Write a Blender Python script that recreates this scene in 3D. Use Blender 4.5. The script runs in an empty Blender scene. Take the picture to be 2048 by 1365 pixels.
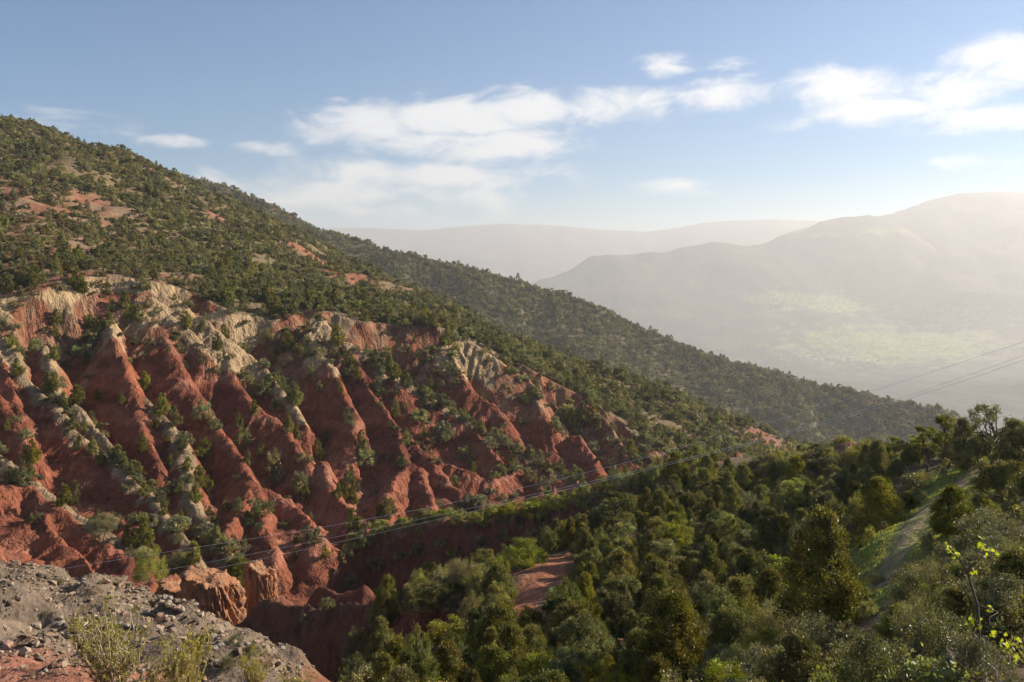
import bpy, math, random
import numpy as np

# ------------------------------------------------------------------ camera
F = 1774.0            # focal length in photograph pixels (2048 wide)
HZ = 560.0            # eye level row in the photograph
sc = bpy.context.scene
COL = sc.collection
cam_data = bpy.data.cameras.new("camera")
cam_data.sensor_width = 36.0
cam_data.lens = 36.0 * F / 2048.0
cam_data.shift_y = -(682.5 - HZ) / 2048.0
cam_data.clip_start = 0.3
cam_data.clip_end = 30000.0
cam = bpy.data.objects.new("camera", cam_data)
cam.location = (0, 0, 0)
cam.rotation_euler = (math.radians(90), 0, 0)
COL.objects.link(cam)
sc.camera = cam

# ------------------------------------------------------------------ light
SUN_AZ, SUN_EL = math.radians(70.0), math.radians(25.0)   # azimuth clockwise from the view direction (+Y)
SUN_STRENGTH = 5.0
SKY_STRENGTH = 0.056
CLOUD = (0.50, 0.495, 0.485)
HAZE_DENSITY = 1.45e-4
HAZE_G = 0.3
sc.view_settings.view_transform = 'Standard'
sc.view_settings.look = 'None'
sc.view_settings.exposure = 1.12
sc.view_settings.gamma = 1.0
sc.view_settings.use_curve_mapping = False
sc.cycles.use_denoising = True
sc.cycles.max_bounces = 4
sc.cycles.diffuse_bounces = 2
sc.cycles.glossy_bounces = 2
sc.cycles.transmission_bounces = 2
sc.cycles.transparent_max_bounces = 6
sc.cycles.volume_bounces = 0
sc.cycles.use_adaptive_sampling = True
sc.cycles.adaptive_threshold = 0.02
sc.cycles.adaptive_min_samples = 16

sun_data = bpy.data.lights.new("sun", 'SUN')
sun_data.energy = SUN_STRENGTH
sun_data.angle = math.radians(0.53)
sun_data.color = (1.0, 0.90, 0.76)
sun = bpy.data.objects.new("sun", sun_data)
sdir = np.array([math.sin(SUN_AZ) * math.cos(SUN_EL), math.cos(SUN_AZ) * math.cos(SUN_EL), math.sin(SUN_EL)])
from mathutils import Vector
sun.rotation_euler = Vector(sdir).to_track_quat('Z', 'Y').to_euler()
sun.location = (60, 20, 60)
COL.objects.link(sun)

# ------------------------------------------------------------------ node helpers
def nd(nt, kind, **kw):
    n = nt.nodes.new(kind)
    for k, v in kw.items():
        setattr(n, k, v)
    return n

def mth(nt, op, a, b=None, clamp=False):
    n = nt.nodes.new('ShaderNodeMath'); n.operation = op; n.use_clamp = clamp
    for i, v in enumerate((a, b)):
        if v is None: continue
        if isinstance(v, (int, float)): n.inputs[i].default_value = v
        else: nt.links.new(v, n.inputs[i])
    return n.outputs[0]

def smooth(nt, v, lo, hi):
    n = nt.nodes.new('ShaderNodeMapRange'); n.interpolation_type = 'SMOOTHSTEP'
    nt.links.new(v, n.inputs[0]); n.inputs[1].default_value = lo; n.inputs[2].default_value = hi
    return n.outputs[0]

# ------------------------------------------------------------------ world: sky and clouds
world = bpy.data.worlds.new("World"); sc.world = world; world.use_nodes = True
wt = world.node_tree; wt.nodes.clear()
sky = nd(wt, 'ShaderNodeTexSky', sky_type='NISHITA')
sky.sun_disc = False
sky.sun_elevation = SUN_EL
sky.sun_rotation = SUN_AZ
sky.altitude = 1200.0
sky.air_density = 1.0
sky.dust_density = 0.25
sky.ozone_density = 2.5
tc = nd(wt, 'ShaderNodeTexCoord')
sep = nd(wt, 'ShaderNodeSeparateXYZ'); wt.links.new(tc.outputs['Generated'], sep.inputs[0])
azi = mth(wt, 'ARCTAN2', sep.outputs[0], sep.outputs[1])
ele = mth(wt, 'ARCSINE', sep.outputs[2])
comb = nd(wt, 'ShaderNodeCombineXYZ')
wt.links.new(mth(wt, 'MULTIPLY', azi, 1.0), comb.inputs[0]); wt.links.new(mth(wt, 'MULTIPLY', ele, 2.3), comb.inputs[1])
cn = nd(wt, 'ShaderNodeTexNoise'); cn.noise_dimensions = '2D'
cn.inputs['Scale'].default_value = 13.0; cn.inputs['Detail'].default_value = 8.0
cn.inputs['Roughness'].default_value = 0.62; cn.inputs['Distortion'].default_value = 0.3
wt.links.new(comb.outputs[0], cn.inputs['Vector'])
cn2 = nd(wt, 'ShaderNodeTexNoise'); cn2.noise_dimensions = '2D'
cn2.inputs['Scale'].default_value = 3.2; cn2.inputs['Detail'].default_value = 5.0; cn2.inputs['Distortion'].default_value = 0.9
wt.links.new(comb.outputs[0], cn2.inputs['Vector'])
def px_dir(u, v):
    a = math.atan((u - 1024) / F)
    return a, math.atan((HZ - v) / F * math.cos(a))
BLOBS = [(740, 250, 170, 46, 1.0), (900, 235, 210, 54, 1.15), (1020, 225, 130, 54, 1.15), (1050, 284, 130, 36, 1.15), (890, 292, 200, 40, 1.05), (840, 350, 360, 36, .95), (1060, 347, 130, 18, .7),
         (660, 392, 460, 58, .85), (540, 298, 80, 18, .62), (325, 280, 85, 18, .7), (100, 246, 170, 26, .75), (230, 262, 110, 22, .6), (1240, 205, 125, 46, 1.0), (1330, 137, 75, 28, .9),
         (1450, 188, 120, 42, 1.05), (1462, 132, 60, 18, .75), (1690, 180, 160, 48, 1.05), (1740, 222, 190, 36, 1.0), (1930, 180, 150, 58, 1.0), (2020, 140, 150, 60, .95),
         (1960, 232, 190, 30, .95), (1945, 318, 130, 20, .8), (1330, 375, 100, 20, .75), (1400, 388, 70, 12, .6), (960, 145, 70, 10, .35), (680, 200, 40, 10, .5)]
blist = [px_dir(u, v) + (ru * .86 / F, rv * .9 / F, s) for u, v, ru, rv, s in BLOBS]
acc = None
for (a0, e0, ra, re, s) in blist:
    da = mth(wt, 'MULTIPLY', mth(wt, 'SUBTRACT', azi, a0), 1.0 / ra)
    de = mth(wt, 'MULTIPLY', mth(wt, 'SUBTRACT', ele, e0), 1.0 / re)
    r2 = mth(wt, 'ADD', mth(wt, 'MULTIPLY', da, da), mth(wt, 'MULTIPLY', de, de))
    g = mth(wt, 'MULTIPLY', mth(wt, 'EXPONENT', mth(wt, 'MULTIPLY', r2, -0.85)), s)
    acc = g if acc is None else mth(wt, 'MAXIMUM', acc, g)
# the cloud field goes on round the rest of the sky as loose drifting patches
out_f = smooth(wt, mth(wt, 'ABSOLUTE', azi), 0.60, 0.85)
acc = mth(wt, 'MAXIMUM', acc, mth(wt, 'MULTIPLY', mth(wt, 'MULTIPLY', smooth(wt, cn2.outputs[0], 0.5, 0.68), out_f), smooth(wt, ele, 0.0, 0.1)))
nz = mth(wt, 'ADD', mth(wt, 'MULTIPLY', mth(wt, 'SUBTRACT', cn.outputs[0], 0.5), 2.0), mth(wt, 'MULTIPLY', mth(wt, 'SUBTRACT', cn2.outputs[0], 0.5), 0.5))
dens = mth(wt, 'ADD', acc, mth(wt, 'MULTIPLY', nz, smooth(wt, acc, 0.02, 0.4)))
cmask = smooth(wt, dens, 0.22, 1.1)
bg1 = nd(wt, 'ShaderNodeBackground'); bg1.inputs[1].default_value = SKY_STRENGTH
shs = nd(wt, 'ShaderNodeHueSaturation'); shs.inputs['Saturation'].default_value = 1.95; wt.links.new(sky.outputs[0], shs.inputs['Color']); wt.links.new(shs.outputs[0], bg1.inputs[0])
bg2 = nd(wt, 'ShaderNodeBackground'); bg2.inputs[0].default_value = CLOUD + (1,); bg2.inputs[1].default_value = 1.0
wm = nd(wt, 'ShaderNodeMixShader'); wt.links.new(mth(wt, 'MULTIPLY', cmask, 0.85), wm.inputs[0])
wt.links.new(bg1.outputs[0], wm.inputs[1]); wt.links.new(bg2.outputs[0], wm.inputs[2])
world.cycles.sampling_method = 'MANUAL'; world.cycles.sample_map_resolution = 256
wo = nd(wt, 'ShaderNodeOutputWorld'); wt.links.new(wm.outputs[0], wo.inputs[0])

# ------------------------------------------------------------------ numpy helpers
def P(u, v, d):
    return np.array([(u - 1024.0) / F * d, d, -(v - HZ) / F * d])

def _h(ix, iy, s):
    n = (ix.astype(np.int64) * 374761393 + iy.astype(np.int64) * 668265263 + s * 1442695041) & 0xFFFFFFFF
    n = ((n ^ (n >> 13)) * 1274126177) & 0xFFFFFFFF
    n = (n ^ (n >> 16)) & 0xFFFF
    return n / 65535.0 * 2 * np.pi

def pn(x, y, s=0):
    x = np.asarray(x, float); y = np.asarray(y, float)
    ix = np.floor(x); iy = np.floor(y); fx = x - ix; fy = y - iy
    u = fx * fx * fx * (fx * (fx * 6 - 15) + 10); v = fy * fy * fy * (fy * (fy * 6 - 15) + 10)
    def g(ox, oy):
        a = _h(ix + ox, iy + oy, s)
        return np.cos(a) * (fx - ox) + np.sin(a) * (fy - oy)
    n0 = g(0, 0) * (1 - u) + g(1, 0) * u
    n1 = g(0, 1) * (1 - u) + g(1, 1) * u
    return (n0 * (1 - v) + n1 * v) * 1.5

def fbm(x, y, s=0, o=4, gain=.5):
    t = 0; a = 1; f = 1
    for k in range(o):
        t = t + a * pn(x * f, y * f, s + k * 17); a *= gain; f *= 2.03
    return t

def ridged(x, y, s=0, o=3):
    t = 0; a = 1; f = 1; w = 0
    for k in range(o):
        t = t + a * (1 - np.abs(pn(x * f, y * f, s + k * 13)) * 2.0); w += a; a *= .5; f *= 2.1
    return t / w

def sstep(a, b, x):
    t = np.clip((x - a) / (b - a), 0, 1)
    return t * t * (3 - 2 * t)

class RBF:
    def __init__(self, pts, c=1.0, reg=0.0):
        p = np.array(pts, float); self.p = p[:, :2]; self.c = c
        n = len(p)
        r = np.sqrt(((self.p[:, None] - self.p[None]) ** 2).sum(-1) + c * c)
        A = np.zeros((n + 3, n + 3)); A[:n, :n] = r - reg * np.eye(n)
        A[:n, n] = 1; A[:n, n + 1:] = self.p; A[n, :n] = 1; A[n + 1:, :n] = self.p.T
        b = np.zeros(n + 3); b[:n] = p[:, 2]
        self.w = np.linalg.lstsq(A, b, rcond=None)[0]
    def __call__(self, x, y):
        x = np.asarray(x, float); sh = x.shape; x = x.ravel(); y = np.asarray(y, float).ravel()
        out = np.empty(len(x)); n = len(self.p); B = 4000
        p = self.p.astype(np.float32); c2 = np.float32(self.c ** 2)
        for i in range(0, len(x), B):
            a = x[i:i + B, None].astype(np.float32) - p[None, :, 0]; b = y[i:i + B, None].astype(np.float32) - p[None, :, 1]
            a *= a; b *= b; a += b; a += c2; np.sqrt(a, out=a)
            out[i:i + B] = a.astype(np.float64) @ self.w[:n] + self.w[n] + self.w[n + 1] * x[i:i + B] + self.w[n + 2] * y[i:i + B]
        return out.reshape(sh)

def densify(pl, step):
    out = []
    for a, b in zip(pl[:-1], pl[1:]):
        a = np.array(a, float); b = np.array(b, float); n = max(1, int(np.ceil(np.linalg.norm((b - a)[:2]) / step)))
        out += [a + (b - a) * k / n for k in range(n)]
    return out + [np.array(pl[-1], float)]

def polydist(x, y, pl):
    """distance to a 3-D polyline in plan; height of the nearest point, arc length there, and side (+ = to the left of travel)"""
    best = np.full(x.shape, 1e9); zc = np.zeros(x.shape); tt = np.zeros(x.shape); side = np.zeros(x.shape); t0 = 0.0
    for a, b in zip(pl[:-1], pl[1:]):
        dx, dy = b[0] - a[0], b[1] - a[1]; L2 = dx * dx + dy * dy + 1e-9
        t = np.clip(((x - a[0]) * dx + (y - a[1]) * dy) / L2, 0, 1)
        qx = x - a[0] - t * dx; qy = y - a[1] - t * dy
        d2 = qx * qx + qy * qy; m = d2 < best
        best = np.where(m, d2, best); zc = np.where(m, a[2] + t * (b[2] - a[2]), zc)
        tt = np.where(m, t0 + t * math.sqrt(L2), tt); side = np.where(m, dx * qy - dy * qx, side)
        t0 += math.sqrt(L2)
    return np.sqrt(best), zc, tt, side

# ------------------------------------------------------------------ terrain: control lines read off the photograph, placed at real depths
HILL_CREST = [(-350, 170, 370), (-200, 195, 360), (0, 246, 350), (130, 268, 350), (250, 308, 350), (370, 352, 350), (500, 420, 340), (640, 492, 330), (760, 550, 322), (870, 598, 312),
              (1000, 658, 302), (1200, 732, 290), (1400, 806, 280), (1560, 876, 270), (1700, 915, 262), (1850, 960, 255)]
HILL_MID = [(-200, 400, 225), (0, 375, 235), (150, 425, 232), (300, 485, 228), (450, 525, 228), (640, 590, 228), (760, 612, 228), (900, 650, 226), (1000, 695, 222), (1150, 765, 218), (1300, 835, 212), (1420, 888, 208), (1520, 930, 204)]
RIM = [(-250, 640, 136), (-100, 645, 137), (0, 648, 138), (80, 635, 142), (140, 585, 150), (220, 580, 154), (300, 604, 156), (420, 652, 158), (540, 700, 162), (640, 650, 170), (760, 695, 172), (890, 682, 180), (1000, 722, 180), (1100, 768, 180), (1220, 832, 178), (1340, 905, 175), (1450, 950, 172)]
BASE = [(-250, 1120, 84), (-100, 1125, 86), (0, 1130, 88), (150, 1130, 92), (300, 1125, 96), (460, 1125, 100), (640, 1095, 108), (780, 1052, 120), (960, 1005, 133), (1130, 970, 148), (1250, 950, 162), (1340, 935, 172), (1450, 960, 170)]
HILL_CREST = [(u, v + 14 * min(1, max(0, (u - 250) / 250)), d) for u, v, d in HILL_CREST]
hp = [P(*p) for p in HILL_CREST + HILL_MID + RIM]
for p in HILL_CREST:                                  # the back of the crest falls away
    q = P(*p); hp.append(q + np.array([30, 70, -26])); hp.append(q + np.array([70, 160, -75]))
for p in BASE:                                        # the old slope carried on over the eroded ground
    q = P(*p); hp.append(q + np.array([0, 0, 3.0])); hp.append(q + np.array([10, -35, -16.0]))
hill_f = RBF(hp, c=6.0)
fp = []
for p in RIM:
    q = P(*p); fp.append(q + np.array([1.5, -3.0, -11.0])); fp.append(q + np.array([-6, 11, 9.0])); fp.append(q + np.array([-14, 26, 40.0]))
for p in BASE:
    q = P(*p); fp.append(q + np.array([0, 0, -2.0])); fp.append(q + np.array([8, -25, -14.0])); fp.append(q + np.array([12, -50, -40.0]))
floor_f = RBF(fp, c=4.0)
depth_f = RBF([(u, v, d) for u, v, d in RIM + BASE], c=30.0)
RIM_W = [P(*p) for p in RIM]

# crest lines of the red fins, as (u, v) along each crest, side steepness, kind of top
FINS = [
    ([(-90, 610), (-40, 660), (0, 708), (20, 770), (52, 845), (64, 905)], 1.5, 'red'),
    ([(-60, 740), (0, 796), (27, 833), (57, 885)], 1.5, 'red'),
    ([(-90, 1020), (-20, 1075), (10, 1105)], 1.5, 'red'),
    ([(14, 672), (44, 748), (82, 782), (126, 830), (150, 861), (191, 902), (219, 919), (273, 970), (308, 996), (345, 1040), (380, 1085), (400, 1112)], 1.35, 'sand'),
    ([(85, 690), (103, 738), (113, 772), (157, 813), (191, 854), (222, 891), (246, 925)], 1.4, 'sand'),
    ([(225, 639), (232, 680), (249, 724), (270, 774), (284, 850), (301, 888), (325, 936)], 1.7, 'red'),
    ([(284, 622), (331, 669), (345, 707), (362, 751), (390, 782), (417, 823), (444, 864), (478, 905), (503, 966)], 1.55, 'red'),
    ([(321, 622), (372, 656), (410, 690), (451, 710), (478, 772), (506, 809), (547, 833), (574, 864), (612, 919)], 1.5, 'red'),
    ([(396, 630), (444, 676), (499, 710), (533, 738), (560, 775), (581, 806), (608, 845)], 1.4, 'cream'),
    ([(294, 796), (328, 837), (352, 878), (368, 922), (386, 999), (427, 1060), (468, 1112)], 1.4, 'sand'),
    ([(502, 966), (560, 992), (612, 1030), (634, 1062), (640, 1092)], 1.25, 'red'),
    ([(510, 975), (516, 996), (533, 1054), (560, 1112)], 1.25, 'red'),
    ([(502, 968), (480, 1010), (455, 1060), (450, 1090)], 1.3, 'red'),
    ([(642, 922), (656, 955), (670, 990), (700, 1020), (755, 1066)], 1.4, 'red'),
    ([(644, 636), (678, 673), (722, 704), (773, 751), (808, 772)], 1.3, 'cream'),
    ([(637, 700), (664, 741), (705, 813), (712, 860)], 1.5, 'red'),
    ([(705, 715), (726, 751), (756, 799), (784, 844), (831, 888), (859, 912), (944, 946), (978, 958), (1012, 943), (1047, 936), (1076, 962)], 1.4, 'red'),
    ([(784, 844), (800, 890), (810, 926), (838, 936), (850, 975), (866, 1020)], 1.35, 'red'),
    ([(810, 926), (790, 970), (775, 1010), (772, 1045)], 1.4, 'red'),
    ([(853, 903), (873, 938), (908, 968), (949, 995)], 1.4, 'red'),
    ([(740, 705), (808, 765), (876, 802), (944, 846), (1013, 888), (1081, 925), (1150, 962)], 1.0, 'sand'),
    ([(944, 850), (978, 902), (1013, 941)], 1.4, 'red'),
    ([(878, 690), (917, 676), (996, 716)], 1.3, 'cream'),
    ([(905, 715), (944, 779), (1002, 823), (1010, 850)], 1.3, 'red'),
    ([(1045, 745), (1062, 777), (1082, 814), (1100, 845)], 1.4, 'red'),
    ([(1174, 800), (1214, 847), (1234, 872), (1252, 912), (1278, 938)], 1.3, 'red'),
    ([(1274, 840), (1296, 862), (1342, 908), (1365, 935)], 1.3, 'red'),
    ([(1150, 870), (1180, 910), (1200, 945)], 1.2, 'red'),
    ([(-60, 985), (0, 972), (62, 972), (92, 999), (130, 1030), (171, 1064), (239, 1098), (268, 1126)], 1.5, 'red'),
    ([(92, 1030), (112, 1062), (126, 1080), (150, 1100)], 1.5, 'red'),
    ([(-60, 855), (0, 905), (85, 975), (154, 1030), (205, 1060), (290, 1100)], 1.2, 'sand'),
]
FIN_W = []
for pts, k, kind in FINS:
    w = []
    for u, v in pts:
        w.append(P(u, v, float(depth_f(np.array([u]), np.array([v]))[0])))
    FIN_W.append((w, k, kind))

# ridge behind, and near ground
RIDGE_CREST = [(-300, 180, 520), (0, 262, 520), (200, 318, 515), (350, 350, 510), (460, 373, 505), (560, 420, 500), (640, 458, 495), (740, 490, 490), (850, 520, 485), (980, 548, 480), (1100, 580, 475), (1200, 622, 470), (1300, 668, 465), (1400, 705, 460), (1500, 733, 455),
               (1620, 768, 450), (1760, 798, 440), (1850, 810, 432), (1915, 830, 425), (1990, 900, 415), (2080, 1000, 400), (2200, 1150, 390)]
RIDGE_W = [P(p[0], p[1], p[2] * 1.75) for p in RIDGE_CREST]

near_pts = []
def N(u, v, d, dz=0.0): near_pts.append(P(u, v, d) + np.array([0, 0, dz]))
SPUR_EDGE = [(560, 1262, 73), (620, 1197, 77), (665, 1142, 81), (733, 1089, 84), (812, 1069, 84), (873, 1066, 83), (969, 1057, 82), (1044, 1046, 81), (1112, 1030, 80), (1165, 1014, 79)]
for q in densify([P(*p) for p in SPUR_EDGE], 2.0):
    n_ = np.array([-.1, -1.0, 0])
    near_pts.append(q); near_pts.append(q + np.array([-.2, -1.3, -2.9])); near_pts.append(q + np.array([-.6, -4.0, -4.6]))
    near_pts.append(q + np.array([0.4, 3.5, -.1])); near_pts.append(q + np.array([1, 7.0, -1.2])); near_pts.append(q + np.array([0, 13, -6.0])); near_pts.append(q + np.array([0, 24, -17]))
SPUR_TOP = [(1230, 985, 81), (1300, 955, 84), (1400, 930, 87), (1475, 914, 88), (1540, 928, 86), (1600, 934, 83), (1680, 930, 80), (1750, 925, 75), (1900, 918, 62), (1975, 925, 56), (2060, 915, 52), (2250, 930, 50)]
for p in SPUR_TOP:
    q = P(*p); near_pts.append(q)
    near_pts.append(q + np.array([2, 7, -3.2])); near_pts.append(q + np.array([3, 22, -16])); near_pts.append(q + np.array([6, 50, -42]))
for p in [(1230, 1050, 70), (1350, 1020, 72), (1450, 1000, 74), (1550, 1010, 71), (1650, 1010, 67), (1150, 1085, 67)]: N(*p)
for p in [(1170, 1097, 60), (1120, 1125, 56), (1080, 1150, 53), (1060, 1180, 50), (1045, 1210, 47), (1035, 1250, 43.5), (1110, 1180, 50), (1180, 1170, 49), (1250, 1130, 55), (1330, 1110, 58), (1330, 1160, 50), (1430, 1130, 52), (1500, 1110, 54), (1560, 1170, 46),
          (1480, 1220, 42), (1350, 1260, 40), (1250, 1250, 41), (1150, 1290, 38), (1000, 1320, 36), (890, 1345, 36), (820, 1330, 42), (760, 1320, 47), (960, 1240, 46), (860, 1230, 52), (770, 1245, 56), (1600, 1280, 33), (1500, 1330, 30), (1350, 1365, 30), (1200, 1400, 29), (1000, 1440, 27), (800, 1420, 33),
          (1640, 1230, 35), (1700, 1150, 37), (1715, 1100, 40), (1740, 1060, 46), (1780, 1020, 52), (1840, 1000, 52),
          (1770, 1160, 30), (1775, 1130, 31.5), (1795, 1105, 34), (1815, 1070, 37), (1835, 1035, 40.5), (1860, 1010, 44), (1900, 985, 48), (1940, 955, 52), (1870, 1075, 36), (1920, 1060, 36), (1760, 1200, 27), (1760, 1250, 23),
          (1990, 1040, 36), (2048, 1020, 36), (2200, 1000, 34), (1900, 1180, 24), (2030, 1150, 23), (1850, 1300, 18), (2000, 1300, 15.5), (2200, 1200, 16), (1700, 1340, 20), (1600, 1420, 19), (1850, 1450, 12.5), (2100, 1450, 11), (1450, 1480, 20)]: N(*p)
# spoil heap on the lower left
HEAP = [(-200, 1090, 37), (-100, 1110, 36.5), (0, 1128, 36), (100, 1158, 35), (215, 1192, 34), (300, 1222, 33), (360, 1248, 32.5), (450, 1275, 32), (530, 1302, 31), (580, 1335, 29)]
for p in HEAP:
    q = P(*p); near_pts.append(q); near_pts.append(q + np.array([.6, 3.0, -1.6])); near_pts.append(q + np.array([2.0, 9, -8.0])); near_pts.append(q + np.array([2, 18, -13]))
for p in [(0, 1210, 29), (120, 1230, 28.5), (250, 1255, 28), (380, 1295, 27.5), (480, 1330, 26.5), (0, 1290, 25), (150, 1310, 24.5), (300, 1330, 24.5), (420, 1360, 24), (0, 1355, 22), (150, 1357, 22), (-150, 1200, 28), (-150, 1340, 22), (0, 1420, 20), (200, 1420, 20), (400, 1430, 20.5), (600, 1400, 23), (550, 1380, 25), (700, 1460, 24)]: N(*p)
# the orange block, the dark fin and the gully floor beyond the heap
for p in [(600, 1330, 46), (680, 1350, 46), (620, 1290, 56), (540, 1290, 52), (700, 1300, 56), (740, 1230, 64), (640, 1240, 64), (560, 1215, 68)]: N(*p, dz=-5.0)
near_pts += [np.array([0, 0, -1.7]), np.array([-8, 1, -2.6]), np.array([8, 1, -1.2]), np.array([-25, 4, -4.2]), np.array([25, 4, 0]), np.array([0, -12, -1.5]), np.array([-30, -12, -3]), np.array([30, -12, 1.0]), np.array([0, 5, -3.6]), np.array([8, 6, -3.6]), np.array([-10, 9, -6.4]), np.array([-40, 12, -7]), np.array([60, 30, -4]), np.array([80, 80, -30]), np.array([60, -10, 3]), np.array([-60, -10, -3]), np.array([-60, 40, -14]), np.array([-70, 62, -33]), np.array([-45, 62, -31]), np.array([-30, 68, -31]), np.array([-22, 80, -33]), np.array([-10, 100, -38]), np.array([20, 130, -55]), np.array([-60, 110, -50]), np.array([-60, 160, -70]), np.array([60, 200, -90]), np.array([-120, 100, -60]), np.array([140, 140, -70]), np.array([120, 60, -20])]
near_f = RBF(near_pts, c=0.8, reg=0.02)
SPUR_W = [P(*p) + np.array([-.2, -2.0, 0]) for p in SPUR_EDGE]

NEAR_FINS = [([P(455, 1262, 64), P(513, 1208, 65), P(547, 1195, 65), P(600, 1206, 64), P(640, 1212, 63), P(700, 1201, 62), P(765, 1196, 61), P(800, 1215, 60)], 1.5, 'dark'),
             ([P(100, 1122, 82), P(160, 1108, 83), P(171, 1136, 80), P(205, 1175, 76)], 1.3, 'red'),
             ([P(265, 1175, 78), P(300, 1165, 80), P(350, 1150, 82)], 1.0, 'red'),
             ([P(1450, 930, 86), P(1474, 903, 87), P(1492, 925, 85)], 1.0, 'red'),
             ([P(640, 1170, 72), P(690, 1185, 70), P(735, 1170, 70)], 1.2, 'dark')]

PATH = [P(1772, 1175, 29), P(1775, 1130, 31.5), P(1795, 1105, 34), P(1815, 1070, 37), P(1835, 1035, 40.5), P(1860, 1010, 44), P(1900, 985, 48), P(1935, 958, 52), P(1965, 945, 54)]
TRAIL = [P(1180, 1093, 60.5), P(1120, 1125, 56), P(1080, 1150, 53), P(1060, 1180, 50), P(1045, 1210, 47), P(1035, 1250, 43.5), P(1020, 1275, 42)]
TRACK = [(880, 598), (960, 612), (1050, 622), (1150, 634), (1230, 645)]

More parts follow.
